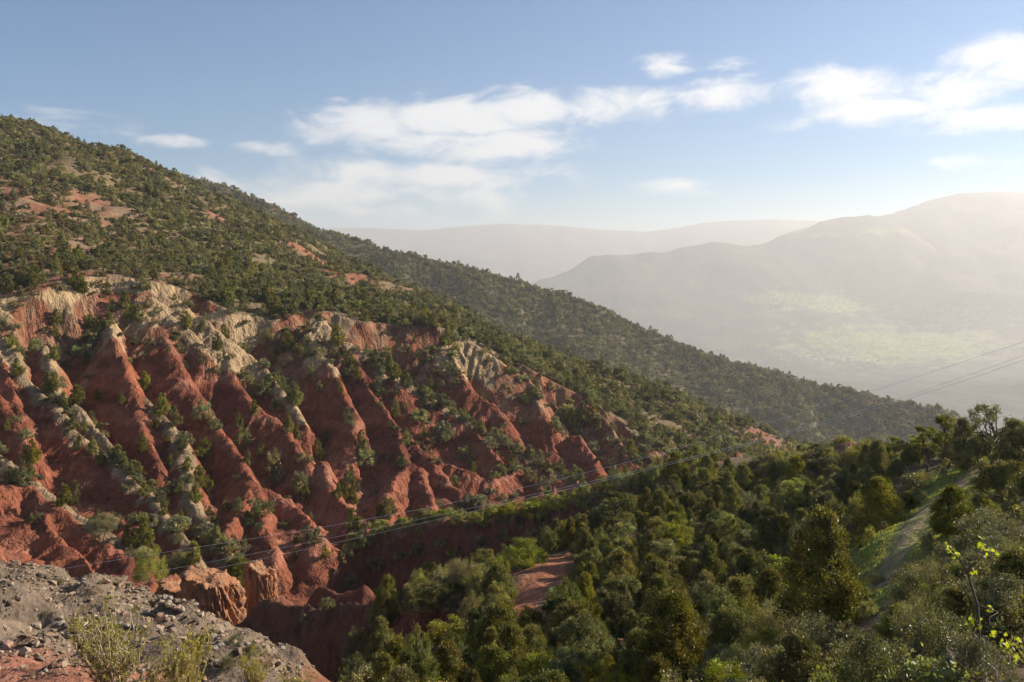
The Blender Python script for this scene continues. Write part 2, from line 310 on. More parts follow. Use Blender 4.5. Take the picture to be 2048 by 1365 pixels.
def terrain(x, y, want_kind=False):
    """height of the land at plan position; kind: 0 hill, 1 red badland, 2 cream scarp, 3 sandy top, 4 ridge, 5 near ground, 6 orange, 7 red darkened for shade"""
    x = np.asarray(x, float); y = np.asarray(y, float)
    wx = x + 0.8 * fbm(x / 11, y / 11, 3, 3) + 0.2 * fbm(x / 1.7, y / 1.7, 5, 2)
    wy = y + 0.8 * fbm(x / 11, y / 11, 11, 3) + 0.2 * fbm(x / 1.7, y / 1.7, 7, 2)
    far_m = sstep(150, 300, y)
    hill = hill_f(x, y) + (1.0 + 3.0 * far_m) * fbm(x / 38, y / 38, 21, 4) - far_m * 2.5 * ridged(x / 60, y / 90, 31, 2) + 1.0 * far_m
    flo = floor_f(wx + 3.0 * fbm(x / 14, y / 14, 43, 3), wy + 3.0 * fbm(x / 14, y / 14, 44, 3)) + 1.6 * fbm(x / 8, y / 8, 41, 4)
    kind = np.zeros(x.shape, int)
    bad = flo
    kbad = np.ones(x.shape, int)
    sel = (y > 70) & (y < 215) & (x < 75)
    if sel.any():
        sx, sy = wx[sel], wy[sel]
        best = bad[sel].copy(); kb = kbad[sel].copy()
        for i, (w, k, kd) in enumerate(FIN_W):
            wa = np.array(w); bb = np.nonzero((sx > wa[:, 0].min() - 20) & (sx < wa[:, 0].max() + 20) & (sy > wa[:, 1].min() - 20) & (sy < wa[:, 1].max() + 20))[0]
            if not len(bb): continue
            s, zc, t, side = polydist(sx[bb], sy[bb], w)
            jag = 0.3 * pn(t / 3.2, np.full_like(t, i * 3.7), 61) + 0.18 * pn(t / 0.9, np.full_like(t, i * 5.1), 62)
            rr_ = .35 + .55 * abs(math.sin(i * 2.39)) + .25 * pn(t / 5, np.full_like(t, i * 1.3), 69)
            flat = 0.9 if kd == 'sand' else (0.7 if kd == 'cream' else 0.0)
            se = s * np.where(side > 0, 1.08, 0.64) * (1 + .25 * pn(t / 7, np.full_like(t, i * 2.3), 68))
            rill = (np.abs(pn(t / 1.5 + i * 9.0, s / 14, 71)) + .5 * np.abs(pn(t / 0.65 + i * 5, s / 8, 72))) * np.minimum(s / 2.5, 1.0) * 1.25
            z = zc + jag - k * (np.sqrt(se * se + rr_ * rr_) - rr_) * 1.08 - rill
            z = z + .25 * fbm(sx[bb] / 1.1, sy[bb] / 1.1, 75, 2)
            m = z > best[bb]
            best[bb] = np.where(m, z, best[bb])
            kk = {'red': 1, 'sand': 3, 'cream': 2}[kd]
            top = (s < flat + 0.35 + 1.1 * pn(t / 2.3, s / 1.0, 66) + .6 * pn(t / .8, s / .8, 67)) if kd != 'red' else np.zeros(s.shape, bool)
            kb[bb] = np.where(m, np.where(top, kk, 1), kb[bb])
        bad = bad.copy(); bad[sel] = best; kbad[sel] = kb
    # badlands are cut into the hill
    h2 = np.minimum(hill, bad)
    kind = np.where(bad < hill, kbad, 0)
    # cream bed just below the rim
    depth_below = hill - h2
    ua = x / np.maximum(y, 1) * F + 1024
    zone = (.7 + .45 * sstep(170, 220, ua)) * sstep(40, 120, ua) * sstep(560, 500, ua) + sstep(590, 625, ua) * sstep(720, 670, ua) + sstep(850, 880, ua) * sstep(1010, 980, ua) + 1.0 * sstep(80, 0, ua)
    creamy = (kind == 1) & (depth_below < zone * (3.4 + 4.2 * pn(x / 9, y / 9, 81) + 1.2 * pn(x / 3, y / 3, 82))) & (y > 130)
    creamy &= polydist(x, y, RIM_W)[0] < 10 + 4 * pn(x / 6, y / 6, 83)
    kind = np.where(creamy, 2, kind)
    # ridge behind
    s, zc, t, side = polydist(x, y, RIDGE_W)
    rs = s + 0
    spurs = ridged(t / 130 + .3, s / 450, 91, 3)
    rz = zc - 0.40 * s - np.minimum(s / 70, 1) * (24 * (0.75 - spurs)) + 3.0 * fbm(x / 50, y / 50, 95, 3)
    rz = np.where(y > 450, rz, rz - (450 - y) * 1.0)
    m = rz > h2
    h = np.where(m, rz, h2); kind = np.where(m, 4, kind)
    # near ground
    sel = y < 135
    if sel.any():
        xs, ys = x[sel], y[sel]
        nz_ = near_f(xs, ys) + 0.28 * fbm(xs / 4.2, ys / 4.2, 101, 4)
        nz_ = nz_ + heap_mask(xs, ys) * sstep(22.5, 25, ys) * (.75 * fbm(xs / 2.4, ys / 2.4, 113, 4) + .14 * fbm(xs / .6, ys / .6, 114, 2))
        dE = polydist(xs, ys, SPUR_W)[0]
        nz_ = nz_ - sstep(6, 1.5, dE) * (1.9 * np.abs(pn(xs / 1.6, ys / 7, 111)) + .8 * np.abs(pn(xs / .6, ys / 4, 112)))
        kn = np.full(xs.shape, 5)
        for i, (w, k, kd) in enumerate(NEAR_FINS):
            wa = np.array(w); ax = wx[sel] * .6 + xs * .4; ay = wy[sel] * .6 + ys * .4
            bb = np.nonzero((ax > wa[:, 0].min() - 14) & (ax < wa[:, 0].max() + 14) & (ay > wa[:, 1].min() - 14) & (ay < wa[:, 1].max() + 14))[0]
            if not len(bb): continue
            s, zc, t, side = polydist(ax[bb], ay[bb], w)
            jag = 0.25 * pn(t / 2.0, np.full_like(t, i * 3.7), 63) + .15 * pn(t / .7, np.full_like(t, i * 3.1), 64)
            rill = (np.abs(pn(ax[bb] / .9, ay[bb] / .9, 73)) * 1.3 + np.abs(pn(ax[bb] / .4, ay[bb] / .4, 74)) * .5) * np.minimum(s / 1.2, 1.0)
            fl = 0.8 if kd == 'orange' else 0.0
            z = zc + jag - k * np.maximum(s - fl * (1 + .5 * pn(t / 1.5, np.full_like(t, i * 2.7), 65)), 0) - rill * (1.4 if kd == 'orange' else 1)
            m = z > nz_[bb]
            nz_[bb] = np.where(m, z, nz_[bb]); kn[bb] = np.where(m, {'dark': 7, 'orange': 6, 'red': 1}[kd], kn[bb])
        hs = h[sel]; m = nz_ > hs
        h = h.copy(); h[sel] = np.where(m, nz_, hs)
        ks = kind[sel]; kind[sel] = np.where(m, kn, ks)
    if want_kind:
        return h, kind
    return h

# ------------------------------------------------------------------ mesh helpers
def np_mesh(name, verts, faces, cols=None, smooth_shade=False):
    verts = np.ascontiguousarray(verts, dtype=np.float32); faces = np.ascontiguousarray(faces, dtype=np.int32)
    me = bpy.data.meshes.new(name)
    nf, k = faces.shape
    me.vertices.add(len(verts)); me.vertices.foreach_set("co", verts.ravel())
    me.loops.add(nf * k); me.loops.foreach_set("vertex_index", faces.ravel())
    me.polygons.add(nf)
    me.polygons.foreach_set("loop_start", np.arange(0, nf * k, k, dtype=np.int32))
    me.polygons.foreach_set("use_smooth", np.full(nf, smooth_shade, dtype=bool))
    me.update(calc_edges=True)
    if cols is not None:
        at = me.color_attributes.new("col", 'FLOAT_COLOR', 'POINT')
        c4 = np.ones((len(verts), 4), np.float32); c4[:, :3] = cols
        at.data.foreach_set("color", c4.ravel())
    return me

def link(name, me, mat=None, parent=None, **props):
    o = bpy.data.objects.new(name, me)
    if mat is not None and me is not None and not me.materials: me.materials.append(mat)
    COL.objects.link(o)
    if parent is not None: o.parent = parent
    for k, v in props.items(): o[k] = v
    return o

EXT = [1e9, -1e9, 1e9, -1e9, 1e9, -1e9]
def grid_mesh(name, x0, x1, y0, y1, res, fn, colfn, mat, **props):
    xs = np.arange(x0, x1 + res * .5, res); ys = np.arange(y0, y1 + res * .5, res)
    X, Y = np.meshgrid(xs, ys)
    Z, K = fn(X, Y)
    C = colfn(X, Y, Z, K, res)
    for a_, arr in enumerate((X, Y, Z)): EXT[a_ * 2] = min(EXT[a_ * 2], float(arr.min())); EXT[a_ * 2 + 1] = max(EXT[a_ * 2 + 1], float(arr.max()))
    nx, ny = len(xs), len(ys)
    idx = np.arange(nx * ny).reshape(ny, nx)
    f = np.stack([idx[:-1, :-1], idx[:-1, 1:], idx[1:, 1:], idx[1:, :-1]], -1).reshape(-1, 4)
    me = np_mesh(name, np.stack([X, Y, Z], -1).reshape(-1, 3), f, C.reshape(-1, 3), True)
    o = link(name, me, mat, **props)
    return o, (xs, ys, Z, K)

# ------------------------------------------------------------------ materials
def new_mat(name):
    m = bpy.data.materials.new(name); m.use_nodes = True
    nt = m.node_tree; nt.nodes.clear()
    return m, nt

def earth_mat(name, s1=0.6, s2=6.0, bump=0.5, bdist=0.25, var=0.35, speck=0.0, streak=0.0):
    m, nt = new_mat(name)
    out = nd(nt, 'ShaderNodeOutputMaterial'); bs = nd(nt, 'ShaderNodeBsdfPrincipled')
    bs.inputs['Roughness'].default_value = 0.95; bs.inputs['Specular IOR Level'].default_value = 0.08
    at = nd(nt, 'ShaderNodeVertexColor'); at.layer_name = "col"
    geo = nd(nt, 'ShaderNodeNewGeometry')
    n1 = nd(nt, 'ShaderNodeTexNoise'); n1.inputs['Scale'].default_value = s1; n1.inputs['Detail'].default_value = 6; n1.inputs['Roughness'].default_value = .65
    n2 = nd(nt, 'ShaderNodeTexNoise'); n2.inputs['Scale'].default_value = s2; n2.inputs['Detail'].default_value = 3; n2.inputs['Roughness'].default_value = .7
    nt.links.new(geo.outputs['Position'], n1.inputs['Vector']); nt.links.new(geo.outputs['Position'], n2.inputs['Vector'])
    f = mth(nt, 'ADD', mth(nt, 'MULTIPLY', n1.outputs[0], 1.0), mth(nt, 'MULTIPLY', n2.outputs[0], 1.0))
    f = mth(nt, 'ADD', mth(nt, 'MULTIPLY', mth(nt, 'SUBTRACT', f, 1.0), var * 2.6), 1.0)
    if speck:      # far trees and bushes, too small to tell apart
        n3 = nd(nt, 'ShaderNodeTexVoronoi'); n3.inputs['Scale'].default_value = speck; nt.links.new(geo.outputs['Position'], n3.inputs['Vector'])
        f = mth(nt, 'MULTIPLY', f, mth(nt, 'ADD', mth(nt, 'MULTIPLY', smooth(nt, n3.outputs['Distance'], .25, .45), .65), .35))
    mx = nd(nt, 'ShaderNodeVectorMath', operation='SCALE'); nt.links.new(at.outputs[0], mx.inputs[0]); nt.links.new(f, mx.inputs['Scale'])
    nt.links.new(mx.outputs[0], bs.inputs['Base Color'])
    b = nd(nt, 'ShaderNodeBump'); b.inputs['Strength'].default_value = bump; b.inputs['Distance'].default_value = bdist
    hgt = mth(nt, 'ADD', mth(nt, 'MULTIPLY', n1.outputs[0], 1.0), mth(nt, 'MULTIPLY', n2.outputs[0], 0.35))
    if streak:     # runnels that follow the fall of a steep face
        mp = nd(nt, 'ShaderNodeMapping'); mp.inputs['Scale'].default_value = (1, 1, .12); nt.links.new(geo.outputs['Position'], mp.inputs['Vector'])
        n4 = nd(nt, 'ShaderNodeTexNoise'); n4.inputs['Scale'].default_value = streak; n4.inputs['Detail'].default_value = 3; n4.inputs['Roughness'].default_value = .6; nt.links.new(mp.outputs[0], n4.inputs['Vector'])
        hgt = mth(nt, 'ADD', hgt, mth(nt, 'MULTIPLY', n4.outputs[0], 1.3))
        mx2 = nd(nt, 'ShaderNodeVectorMath', operation='SCALE'); nt.links.new(mx.outputs[0], mx2.inputs[0]); nt.links.new(mth(nt, 'ADD', mth(nt, 'MULTIPLY', n4.outputs[0], 1.1), .45), mx2.inputs['Scale']); nt.links.new(mx2.outputs[0], bs.inputs['Base Color'])
    nt.links.new(hgt, b.inputs['Height']); nt.links.new(b.outputs[0], bs.inputs['Normal'])
    nt.links.new(bs.outputs[0], out.inputs[0])
    return m

def leaf_mat(name, col, var=0.25, trans=0.35, gloss=0.25, hue=0.03):
    m, nt = new_mat(name)
    out = nd(nt, 'ShaderNodeOutputMaterial')
    at = nd(nt, 'ShaderNodeVertexColor'); at.layer_name = "col"
    oi = nd(nt, 'ShaderNodeObjectInfo')
    hs = nd(nt, 'ShaderNodeHueSaturation')
    hs.inputs['Color'].default_value = col + (1,)
    hv = mth(nt, 'ADD', mth(nt, 'MULTIPLY', mth(nt, 'SUBTRACT', oi.outputs['Random'], 0.5), hue * 2), 0.5)
    nt.links.new(hv, hs.inputs['Hue'])
    rnd2 = mth(nt, 'FRACT', mth(nt, 'MULTIPLY', oi.outputs['Random'], 37.7))
    nt.links.new(mth(nt, 'ADD', mth(nt, 'MULTIPLY', rnd2, var * 2), 1 - var), hs.inputs['Value'])
    rnd3 = mth(nt, 'FRACT', mth(nt, 'MULTIPLY', oi.outputs['Random'], 91.3))
    nt.links.new(mth(nt, 'ADD', mth(nt, 'MULTIPLY', rnd3, 0.35), 0.75), hs.inputs['Saturation'])
    mx = nd(nt, 'ShaderNodeVectorMath', operation='MULTIPLY'); nt.links.new(hs.outputs[0], mx.inputs[0]); nt.links.new(at.outputs[0], mx.inputs[1])
    d = nd(nt, 'ShaderNodeBsdfPrincipled'); d.inputs['Roughness'].default_value = 0.45; d.inputs['Specular IOR Level'].default_value = gloss
    nt.links.new(mx.outputs[0], d.inputs['Base Color'])
    t = nd(nt, 'ShaderNodeBsdfTranslucent')
    mw = nd(nt, 'ShaderNodeVectorMath', operation='MULTIPLY'); nt.links.new(mx.outputs[0], mw.inputs[0]); mw.inputs[1].default_value = (1.5, 1.55, 0.7)
    nt.links.new(mw.outputs[0], t.inputs[0])
    ms = nd(nt, 'ShaderNodeMixShader'); ms.inputs[0].default_value = trans
    nt.links.new(d.outputs[0], ms.inputs[1]); nt.links.new(t.outputs[0], ms.inputs[2]); nt.links.new(ms.outputs[0], out.inputs[0])
    return m

def plain_mat(name, col, rough=0.8, metal=0.0, nscale=6.0, var=0.3, bump=0.2, spec=0.2):
    m, nt = new_mat(name)
    out = nd(nt, 'ShaderNodeOutputMaterial'); bs = nd(nt, 'ShaderNodeBsdfPrincipled')
    bs.inputs['Roughness'].default_value = rough; bs.inputs['Metallic'].default_value = metal; bs.inputs['Specular IOR Level'].default_value = spec
    tcn = nd(nt, 'ShaderNodeTexCoord'); oi = nd(nt, 'ShaderNodeObjectInfo')
    n1 = nd(nt, 'ShaderNodeTexNoise'); n1.inputs['Scale'].default_value = nscale; n1.inputs['Detail'].default_value = 6
    nt.links.new(tcn.outputs['Object'], n1.inputs['Vector'])
    f = mth(nt, 'ADD', mth(nt, 'MULTIPLY', mth(nt, 'SUBTRACT', n1.outputs[0], 0.5), var * 2), mth(nt, 'ADD', mth(nt, 'MULTIPLY', oi.outputs['Random'], var), 1 - var * .5))
    mx = nd(nt, 'ShaderNodeVectorMath', operation='SCALE'); mx.inputs[0].default_value = col; nt.links.new(f, mx.inputs['Scale'])
    nt.links.new(mx.outputs[0], bs.inputs['Base Color'])
    b = nd(nt, 'ShaderNodeBump'); b.inputs['Strength'].default_value = bump; b.inputs['Distance'].default_value = .05
    nt.links.new(n1.outputs[0], b.inputs['Height']); nt.links.new(b.outputs[0], bs.inputs['Normal'])
    nt.links.new(bs.outputs[0], out.inputs[0])
    return m

M_near = earth_mat("near_earth", 0.9, 9.0, 0.8, 0.18, 0.42, 0.0, 2.2)
M_bad = earth_mat("red_earth", 0.35, 2.6, 1.0, 0.6, 0.42, 0.0, 1.3)
M_hill = earth_mat("hill_earth", 0.12, 0.9, 0.6, 0.8, 0.4)
M_far = earth_mat("far_earth", 0.006, 0.05, 0.6, 9.0, 0.6, 0.035)
M_bark = plain_mat("bark", (0.10, 0.075, 0.055), 0.9, nscale=9)
M_twig = plain_mat("twig", (0.24, 0.19, 0.15), 0.85, nscale=9)
M_juniper = leaf_mat("juniper_leaf", (0.165, 0.152, 0.028), 0.3, 0.24, 0.12, 0.02)
M_oak = leaf_mat("oak_leaf", (0.155, 0.15, 0.04), 0.28, 0.22, 0.25, 0.02)
M_bright = leaf_mat("bright_leaf", (0.22, 0.21, 0.03), 0.2, 0.32, 0.3, 0.02)
M_shrub = leaf_mat("shrub_leaf", (0.19, 0.17, 0.075), 0.38, 0.28, 0.2, 0.03)
M_farjun = leaf_mat("far_juniper_leaf", (0.145, 0.135, 0.05), 0.38, 0.25, 0.15, 0.02)
M_grey = leaf_mat("grey_leaf", (0.185, 0.165, 0.07), 0.25, 0.22, 0.25, 0.02)
M_vine = leaf_mat("vine_leaf", (0.38, 0.39, 0.03), 0.1, 0.5, 0.3, 0.01)
M_dry = leaf_mat("dry_leaf", (0.20, 0.10, 0.06), 0.2, 0.3, 0.2, 0.02)
M_stone = plain_mat("stone", (0.30, 0.255, 0.20), 0.9, nscale=4, var=.35, bump=.5)
M_wire = plain_mat("wire_glint", (0.85, 0.84, 0.82), 0.35, 0.0, nscale=1, var=.05, bump=0)  # near-white base colour stands in for sun glint along the wires

# ------------------------------------------------------------------ ground colours
RED = np.array([0.222, 0.076, 0.04]); RED2 = np.array([0.15, 0.05, 0.031]); CREAM = np.array([0.37, 0.255, 0.14]); SAND = np.array([0.28, 0.19, 0.11])
SOIL = np.array([0.165, 0.12, 0.066]); ORANGE = np.array([0.42, 0.19, 0.085]); SHADE_RED = np.array([0.14, 0.052, 0.034]); GRAVEL = np.array([0.12, 0.09, 0.066]); FOREST = np.array([0.13, 0.095, 0.055]); GRASS = np.array([0.13, 0.17, 0.028]); PATHC = np.array([0.235, 0.18, 0.10])
HEAP_W = [P(*p) for p in HEAP]
def lerp(a, b, t): return a + (b - a) * t[..., None]

def heap_mask(x, y):
    # plan outline of the spoil heap: left of the line from the near bank to the gully
    u = x / np.maximum(y, 1) * F + 1024
    edge = 640 + 60 * pn(y / 6, x / 6, 7)
    return sstep(0, 60, edge - u) * sstep(39.5, 36.5, y) * sstep(4, 8, y)

def terrain_col(X, Y, Z, K, res):
    n1 = fbm(X / 11, Y / 11, 201, 4); n2 = fbm(X / 3.1, Y / 3.1, 203, 3)
    red = lerp(RED, RED2, np.clip(.5 + .7 * n1, 0, 1))
    band = fbm(X / 40, Z / 1.6 + .3 * n1, 207, 3)
    red = red * (1 + .35 * band)[..., None]
    red = lerp(red, np.array([.30, .13, .08]) * np.ones_like(red), sstep(.25, .6, fbm(X / 17, Z / 2.2, 209, 3)) * .6)
    cream = lerp(CREAM, SAND * .9, np.clip(.5 + .6 * n2, 0, 1))
    patch = sstep(.4, .75, fbm(X / 26, Y / 26, 205, 4))
    soil = lerp(SOIL, np.array([0.24, 0.10, 0.06]), patch)
    sandy = lerp(SAND, SOIL, np.clip(.4 + .8 * n2, 0, 1))
    U_ = X / np.maximum(Y, 1) * F + 1024
    upper = sstep(430, 250, U_ + 120 * n1) * sstep(262, 235, Y + 25 * n1) * (K == 0) * (Y > 100)          # pale stony ground over the left rim
    soil = lerp(soil, lerp(np.array([.25, .165, .10]), np.array([.235, .10, .06]), sstep(-.2, .3, n1)), upper)
    C = soil.copy()
    dR = polydist(X, Y, RIM_W)[0] if (Y.min() < 200 and Y.max() > 100) else np.full(X.shape, 99.0)
    red = lerp(red, lerp(np.array([.25, .155, .09]), np.array([.20, .085, .05]), np.clip(.5 + 1.2 * n2, 0, 1)), sstep(11, 3, dR + 4 * n1 + 2 * n2) * .8)
    C[K == 1] = red[K == 1]; C[K == 2] = cream[K == 2]; C[K == 3] = sandy[K == 3]
    C[K == 4] = lerp(SOIL * .75, np.array([.12, .105, .06]), np.clip(.5 + n1, 0, 1))[K == 4]
    C[K == 6] = lerp(ORANGE, np.array([.36, .20, .11]), np.clip(.5 + n2, 0, 1))[K == 6]
    C[K == 7] = lerp(SHADE_RED, np.array([.12, .06, .038]), np.clip(.5 + n1, 0, 1))[K == 7]  # shade on the gully fin's face, put into a darker red
    near = lerp(FOREST, np.array([.20, .085, .05]), sstep(-.1, .4, n1))
    gx = np.gradient(Z, res, axis=1); gy = np.gradient(Z, res, axis=0); slope = np.sqrt(gx * gx + gy * gy)
    near = lerp(near, lerp(SHADE_RED, RED2 * .85, np.clip(.5 + n2, 0, 1)), sstep(.7, 1.2, slope) * (Y > 40))  # steep cliff faces get a darker red, painting in their shade
    hm = heap_mask(X, Y)
    near = lerp(near, lerp(GRAVEL, np.array([.20, .145, .10]), np.clip(.4 + .8 * n2, 0, 1)), hm)
    roadm = hm * sstep(24.2, 22.6, Y + 1.5 * n1)
    near = lerp(near, np.array([.27, .12, .075]), roadm)
    s, _, t, _ = polydist(X, Y, PATH)
    near = lerp(near, lerp(GRASS, np.array([.16, .15, .05]), np.clip(.5 + n2 * 1.1, 0, 1)), sstep(4.6, 2.2, s + 1.6 * n2) * (Y < 58))
    near = lerp(near, PATHC * np.ones_like(near), sstep(.6, .3, s + .35 * n2))
    s, _, t, _ = polydist(X, Y, TRAIL)
    near = lerp(near, np.array([.30, .125, .068]) * np.ones_like(near), sstep(1.2, .7, s + .6 * n2))
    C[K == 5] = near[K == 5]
    return C

def terr2(X, Y): return terrain(X, Y, True)

G = []
o, g = grid_mesh("ground", -75, 95, -15, 95.2, 0.28, terr2, terrain_col, M_near, kind="structure", label="dark forest floor and stony bank of the near slope"); G.append(g)
o, g = grid_mesh("badlands_terrain", -142, 72, 95, 200.4, 0.30, terr2, terrain_col, M_bad, kind="structure", label="eroded red earth fins and gullies below the hillside"); G.append(g)
o, g = grid_mesh("hillside_terrain", -420, 430, 200, 450, 1.5, terr2, terrain_col, M_hill, kind="structure", label="shrub covered hillside above the red cliffs"); G.append(g)
o, g = grid_mesh("ridge_terrain", -620, 620, 448, 980, 2.8, terr2, terrain_col, M_hill, kind="structure", label="hazy wooded ridge behind the hillside"); G.append(g)
o, g = grid_mesh("ravine_terrain", 72, 430, 95, 201.0, 1.5, terr2, terrain_col, M_hill, kind="structure", label="lower wooded slope falling into the side ravine"); G.append(g)
o, g = grid_mesh("slope_terrain", -420, -141, 60, 201.0, 1.5, terr2, terrain_col, M_hill, kind="structure", label="hillside beyond the red fins on the far left"); G.append(g)

def H(x, y):
    """height looked up in the built grids"""
    x = np.asarray(x, float); y = np.asarray(y, float)
    out = np.full(x.shape, -400.0)
    for xs, ys, Z, K in reversed(G):
        m = (x >= xs[0]) & (x < xs[-1] - 1e-6) & (y >= ys[0]) & (y < ys[-1] - 1e-6)
        if not m.any(): continue
        r = xs[1] - xs[0]
        fx = (x[m] - xs[0]) / r; fy = (y[m] - ys[0]) / r
        i = np.minimum(fx.astype(int), len(xs) - 2); j = np.minimum(fy.astype(int), len(ys) - 2); fx -= i; fy -= j
        out[m] = (Z[j, i] * (1 - fx) + Z[j, i + 1] * fx) * (1 - fy) + (Z[j + 1, i] * (1 - fx) + Z[j + 1, i + 1] * fx) * fy
    return out

def Kat(x, y):
    x = np.asarray(x, float); y = np.asarray(y, float)
    out = np.zeros(x.shape, int)
    for xs, ys, Z, K in reversed(G):
        m = (x >= xs[0]) & (x < xs[-1] - 1e-6) & (y >= ys[0]) & (y < ys[-1] - 1e-6)
        if m.any():
            r = xs[1] - xs[0]
            out[m] = K[((y[m] - ys[0]) / r).astype(int), ((x[m] - xs[0]) / r).astype(int)]
    return out

DS = np.concatenate([np.arange(8, 130, .25), np.arange(130, 980, 1.0)])
def hit(u, v):
    """where the sight line through a photograph pixel first meets the land"""
    x = (u - 1024) / F * DS; z = -(v - HZ) / F * DS
    below = H(x, DS) > z
    below[:0] = False
    if not below.any(): return None
    i = int(np.argmax(below)); d = DS[i]
    return np.array([x[i], d, H(np.array([x[i]]), np.array([d]))[0]])

def seen(x, y, z, frac=160):
    """is the point in the open from the camera, and inside the frame"""
    x = np.asarray(x); y = np.asarray(y); z = np.asarray(z)
    ok = (np.abs(x / y * F) < 1060) & (-(z / y) * F + HZ < 1400) & (y > 5)
    t = np.linspace(.03, .985, frac)
    vis = np.ones(len(x), bool)
    for k in range(frac):
        vis &= H(x * t[k], y * t[k]) < z * t[k] + .05
    return ok & vis
# ------------------------------------------------------------------ valley and far mountains
S = 2.9      # the valley floor lies about 5 km off
vp = [P(p[0], p[1], p[2] * S) for p in [(300, 640, 2300), (700, 620, 2300), (900, 615, 2300), (1100, 640, 2100), (1300, 668, 2050), (1500, 705, 1950), (1650, 726, 1850), (1800, 702, 1950), (1950, 684, 2000), (2150, 660, 2100), (1700, 652, 2150), (1900, 642, 2200), (1500, 606, 2250), (1700, 592, 2320), (1900, 604, 2260), (2048, 596, 2250),
      (1650, 765, 1650), (1850, 745, 1720), (2048, 730, 1750), (1850, 790, 1300), (2048, 805, 1150), (1500, 820, 1350), (2300, 760, 1200), (2300, 560, 2400), (1200, 820, 1300), (700, 820, 1200), (1300, 560, 2350), (1180, 580, 2300), (1400, 540, 2400), (1600, 520, 2450)]]
D1C = [(1060, 572, 2400), (1085, 558, 2420), (1180, 514, 2450), (1240, 516, 2470), (1300, 511, 2480), (1360, 496, 2520), (1420, 487, 2550), (1500, 491, 2560), (1560, 474, 2600), (1640, 446, 2640), (1700, 437, 2660), (1750, 434, 2650), (1800, 452, 2620), (1860, 490, 2560), (1930, 540, 2460), (2010, 590, 2350)]
for p in D1C:
    q = P(p[0], p[1], p[2] * S); vp.append(q); vp.append(q + S * np.array([40, 150, -70])); vp.append(q + S * np.array([60, 420, -230]))
for q in [(-600, 500, -200), (600, 600, -215), (1200, 800, -190), (100, 900, -225), (0, 3000, -250), (2600, 3000, -100), (1500, 3300, -220)]: vp.append(S * np.array(q, float))
valley_f = RBF(vp, c=60.0)
def valley_h(X, Y):
    far = sstep(1900 * S, 2300 * S, Y)
    z = valley_f(X, Y) + S * (5 + 7 * far) * fbm(X / 620, Y / 620, 301, 6) - S * 6 * far * (ridged(X / 420 + .4 * fbm(X / 700, Y / 700, 305, 3), Y / 1000, 303, 4) - .6) - S * 7 * (1 - far) * (ridged(X / 330 + .3 * fbm(X / 300, Y / 300, 306, 3), Y / 460, 308, 3) - .5)
    return z, np.zeros(X.shape, int)
def valley_col(X, Y, Z, K, res):
    n1 = fbm(X / 290, Y / 220, 311, 5); n2 = fbm(X / 80, Y / 55, 313, 4); n3 = fbm(X / 720, Y / 480, 317, 4)
    base = lerp(np.array([.07, .06, .04]), np.array([.15, .12, .08]), np.clip(.45 + .9 * n1, 0, 1))
    base = lerp(base, np.array([.045, .055, .025]) * np.ones_like(base), sstep(.0, .5, n2 + .5 * n3))
    u = X / Y * F + 1024; v = HZ - Z / Y * F
    terr = .5 + .5 * np.sin(Z / 1.9 + 3 * n1)
    fields = np.exp(-((u - 1800) / 250) ** 2 - ((v - 690) / 42) ** 2) + .75 * np.exp(-((u - 1640) / 130) ** 2 - ((v - 605) / 22) ** 2) + .8 * np.exp(-((u - 1560) / 60) ** 2 - ((v - 595) / 10) ** 2) + .7 * np.exp(-((u - 1900) / 120) ** 2 - ((v - 625) / 16) ** 2) + .6 * np.exp(-((u - 1760) / 60) ** 2 - ((v - 465) / 10) ** 2) + .6 * np.exp(-((u - 1640) / 60) ** 2 - ((v - 470) / 6) ** 2)
    gm = sstep(.34, .62, fields + .35 * n2 + .2 * n1) * (.55 + .45 * terr)
    C = lerp(base, lerp(np.array([.26, .32, .045]), np.array([.37, .36, .11]), np.clip(.5 + n2, 0, 1)), np.clip(gm, 0, 1))
    dark = sstep(.3, .8, np.exp(-((u - 1900) / 260) ** 2 - ((v - 775) / 32) ** 2) + .2 * n1)  # shade over the nearer lower slope, painted into the ground colour
    C = lerp(C, np.array([.05, .055, .03]) * np.ones_like(C), dark)
    return C
o, VG = grid_mesh("valley", -4300, 8100, 700, 9130, 31.0, valley_h, valley_col, M_far, kind="structure", label="hazy valley with green terraced fields below the middle mountain")

def mountain(name, crest, slope, back, res, ext, seed, label):
    W = [P(p[0], p[1], p[2] * S) for p in crest]
    xs = [q[0] for q in W]; ys = [q[1] for q in W]
    def fn(X, Y):
        s, zc, t, side = polydist(X, Y, W)
        front = side < 0
        z = zc - np.where(front, slope, back) * s - np.minimum(s / 360, 1) * 100 * (.8 - ridged(t / 1000 + .25 * fbm(X / 700, Y / 700, seed + 2, 2), s / 3200, seed, 4)) + np.minimum(s / 150, 1) * 34 * fbm(X / 310, Y / 310, seed + 3, 5)
        return np.maximum(z, -820), np.zeros(X.shape, int)
    def cf(X, Y, Z, K, res):
        n1 = fbm(X / 380, Y / 380, seed + 7, 5)
        return lerp(np.array([.07, .06, .045]), np.array([.15, .12, .09]), np.clip(.45 + n1, 0, 1))
    return grid_mesh(name, min(xs), max(xs), min(ys) - ext * S, max(ys) + 350 * S, res * S, fn, cf, M_far, kind="structure", label=label)
mountain("mountain", [(1560, 470, 3000), (1640, 446, 2980), (1700, 438, 2960), (1780, 428, 2920), (1850, 403, 2880), (1920, 387, 2880), (2010, 383, 2880), (2100, 392, 2880), (2300, 430, 2880), (2500, 470, 2880)], .38, .6, 14, 700, 401, "broad pale mountain rising behind the middle mountain at the edge of the valley")
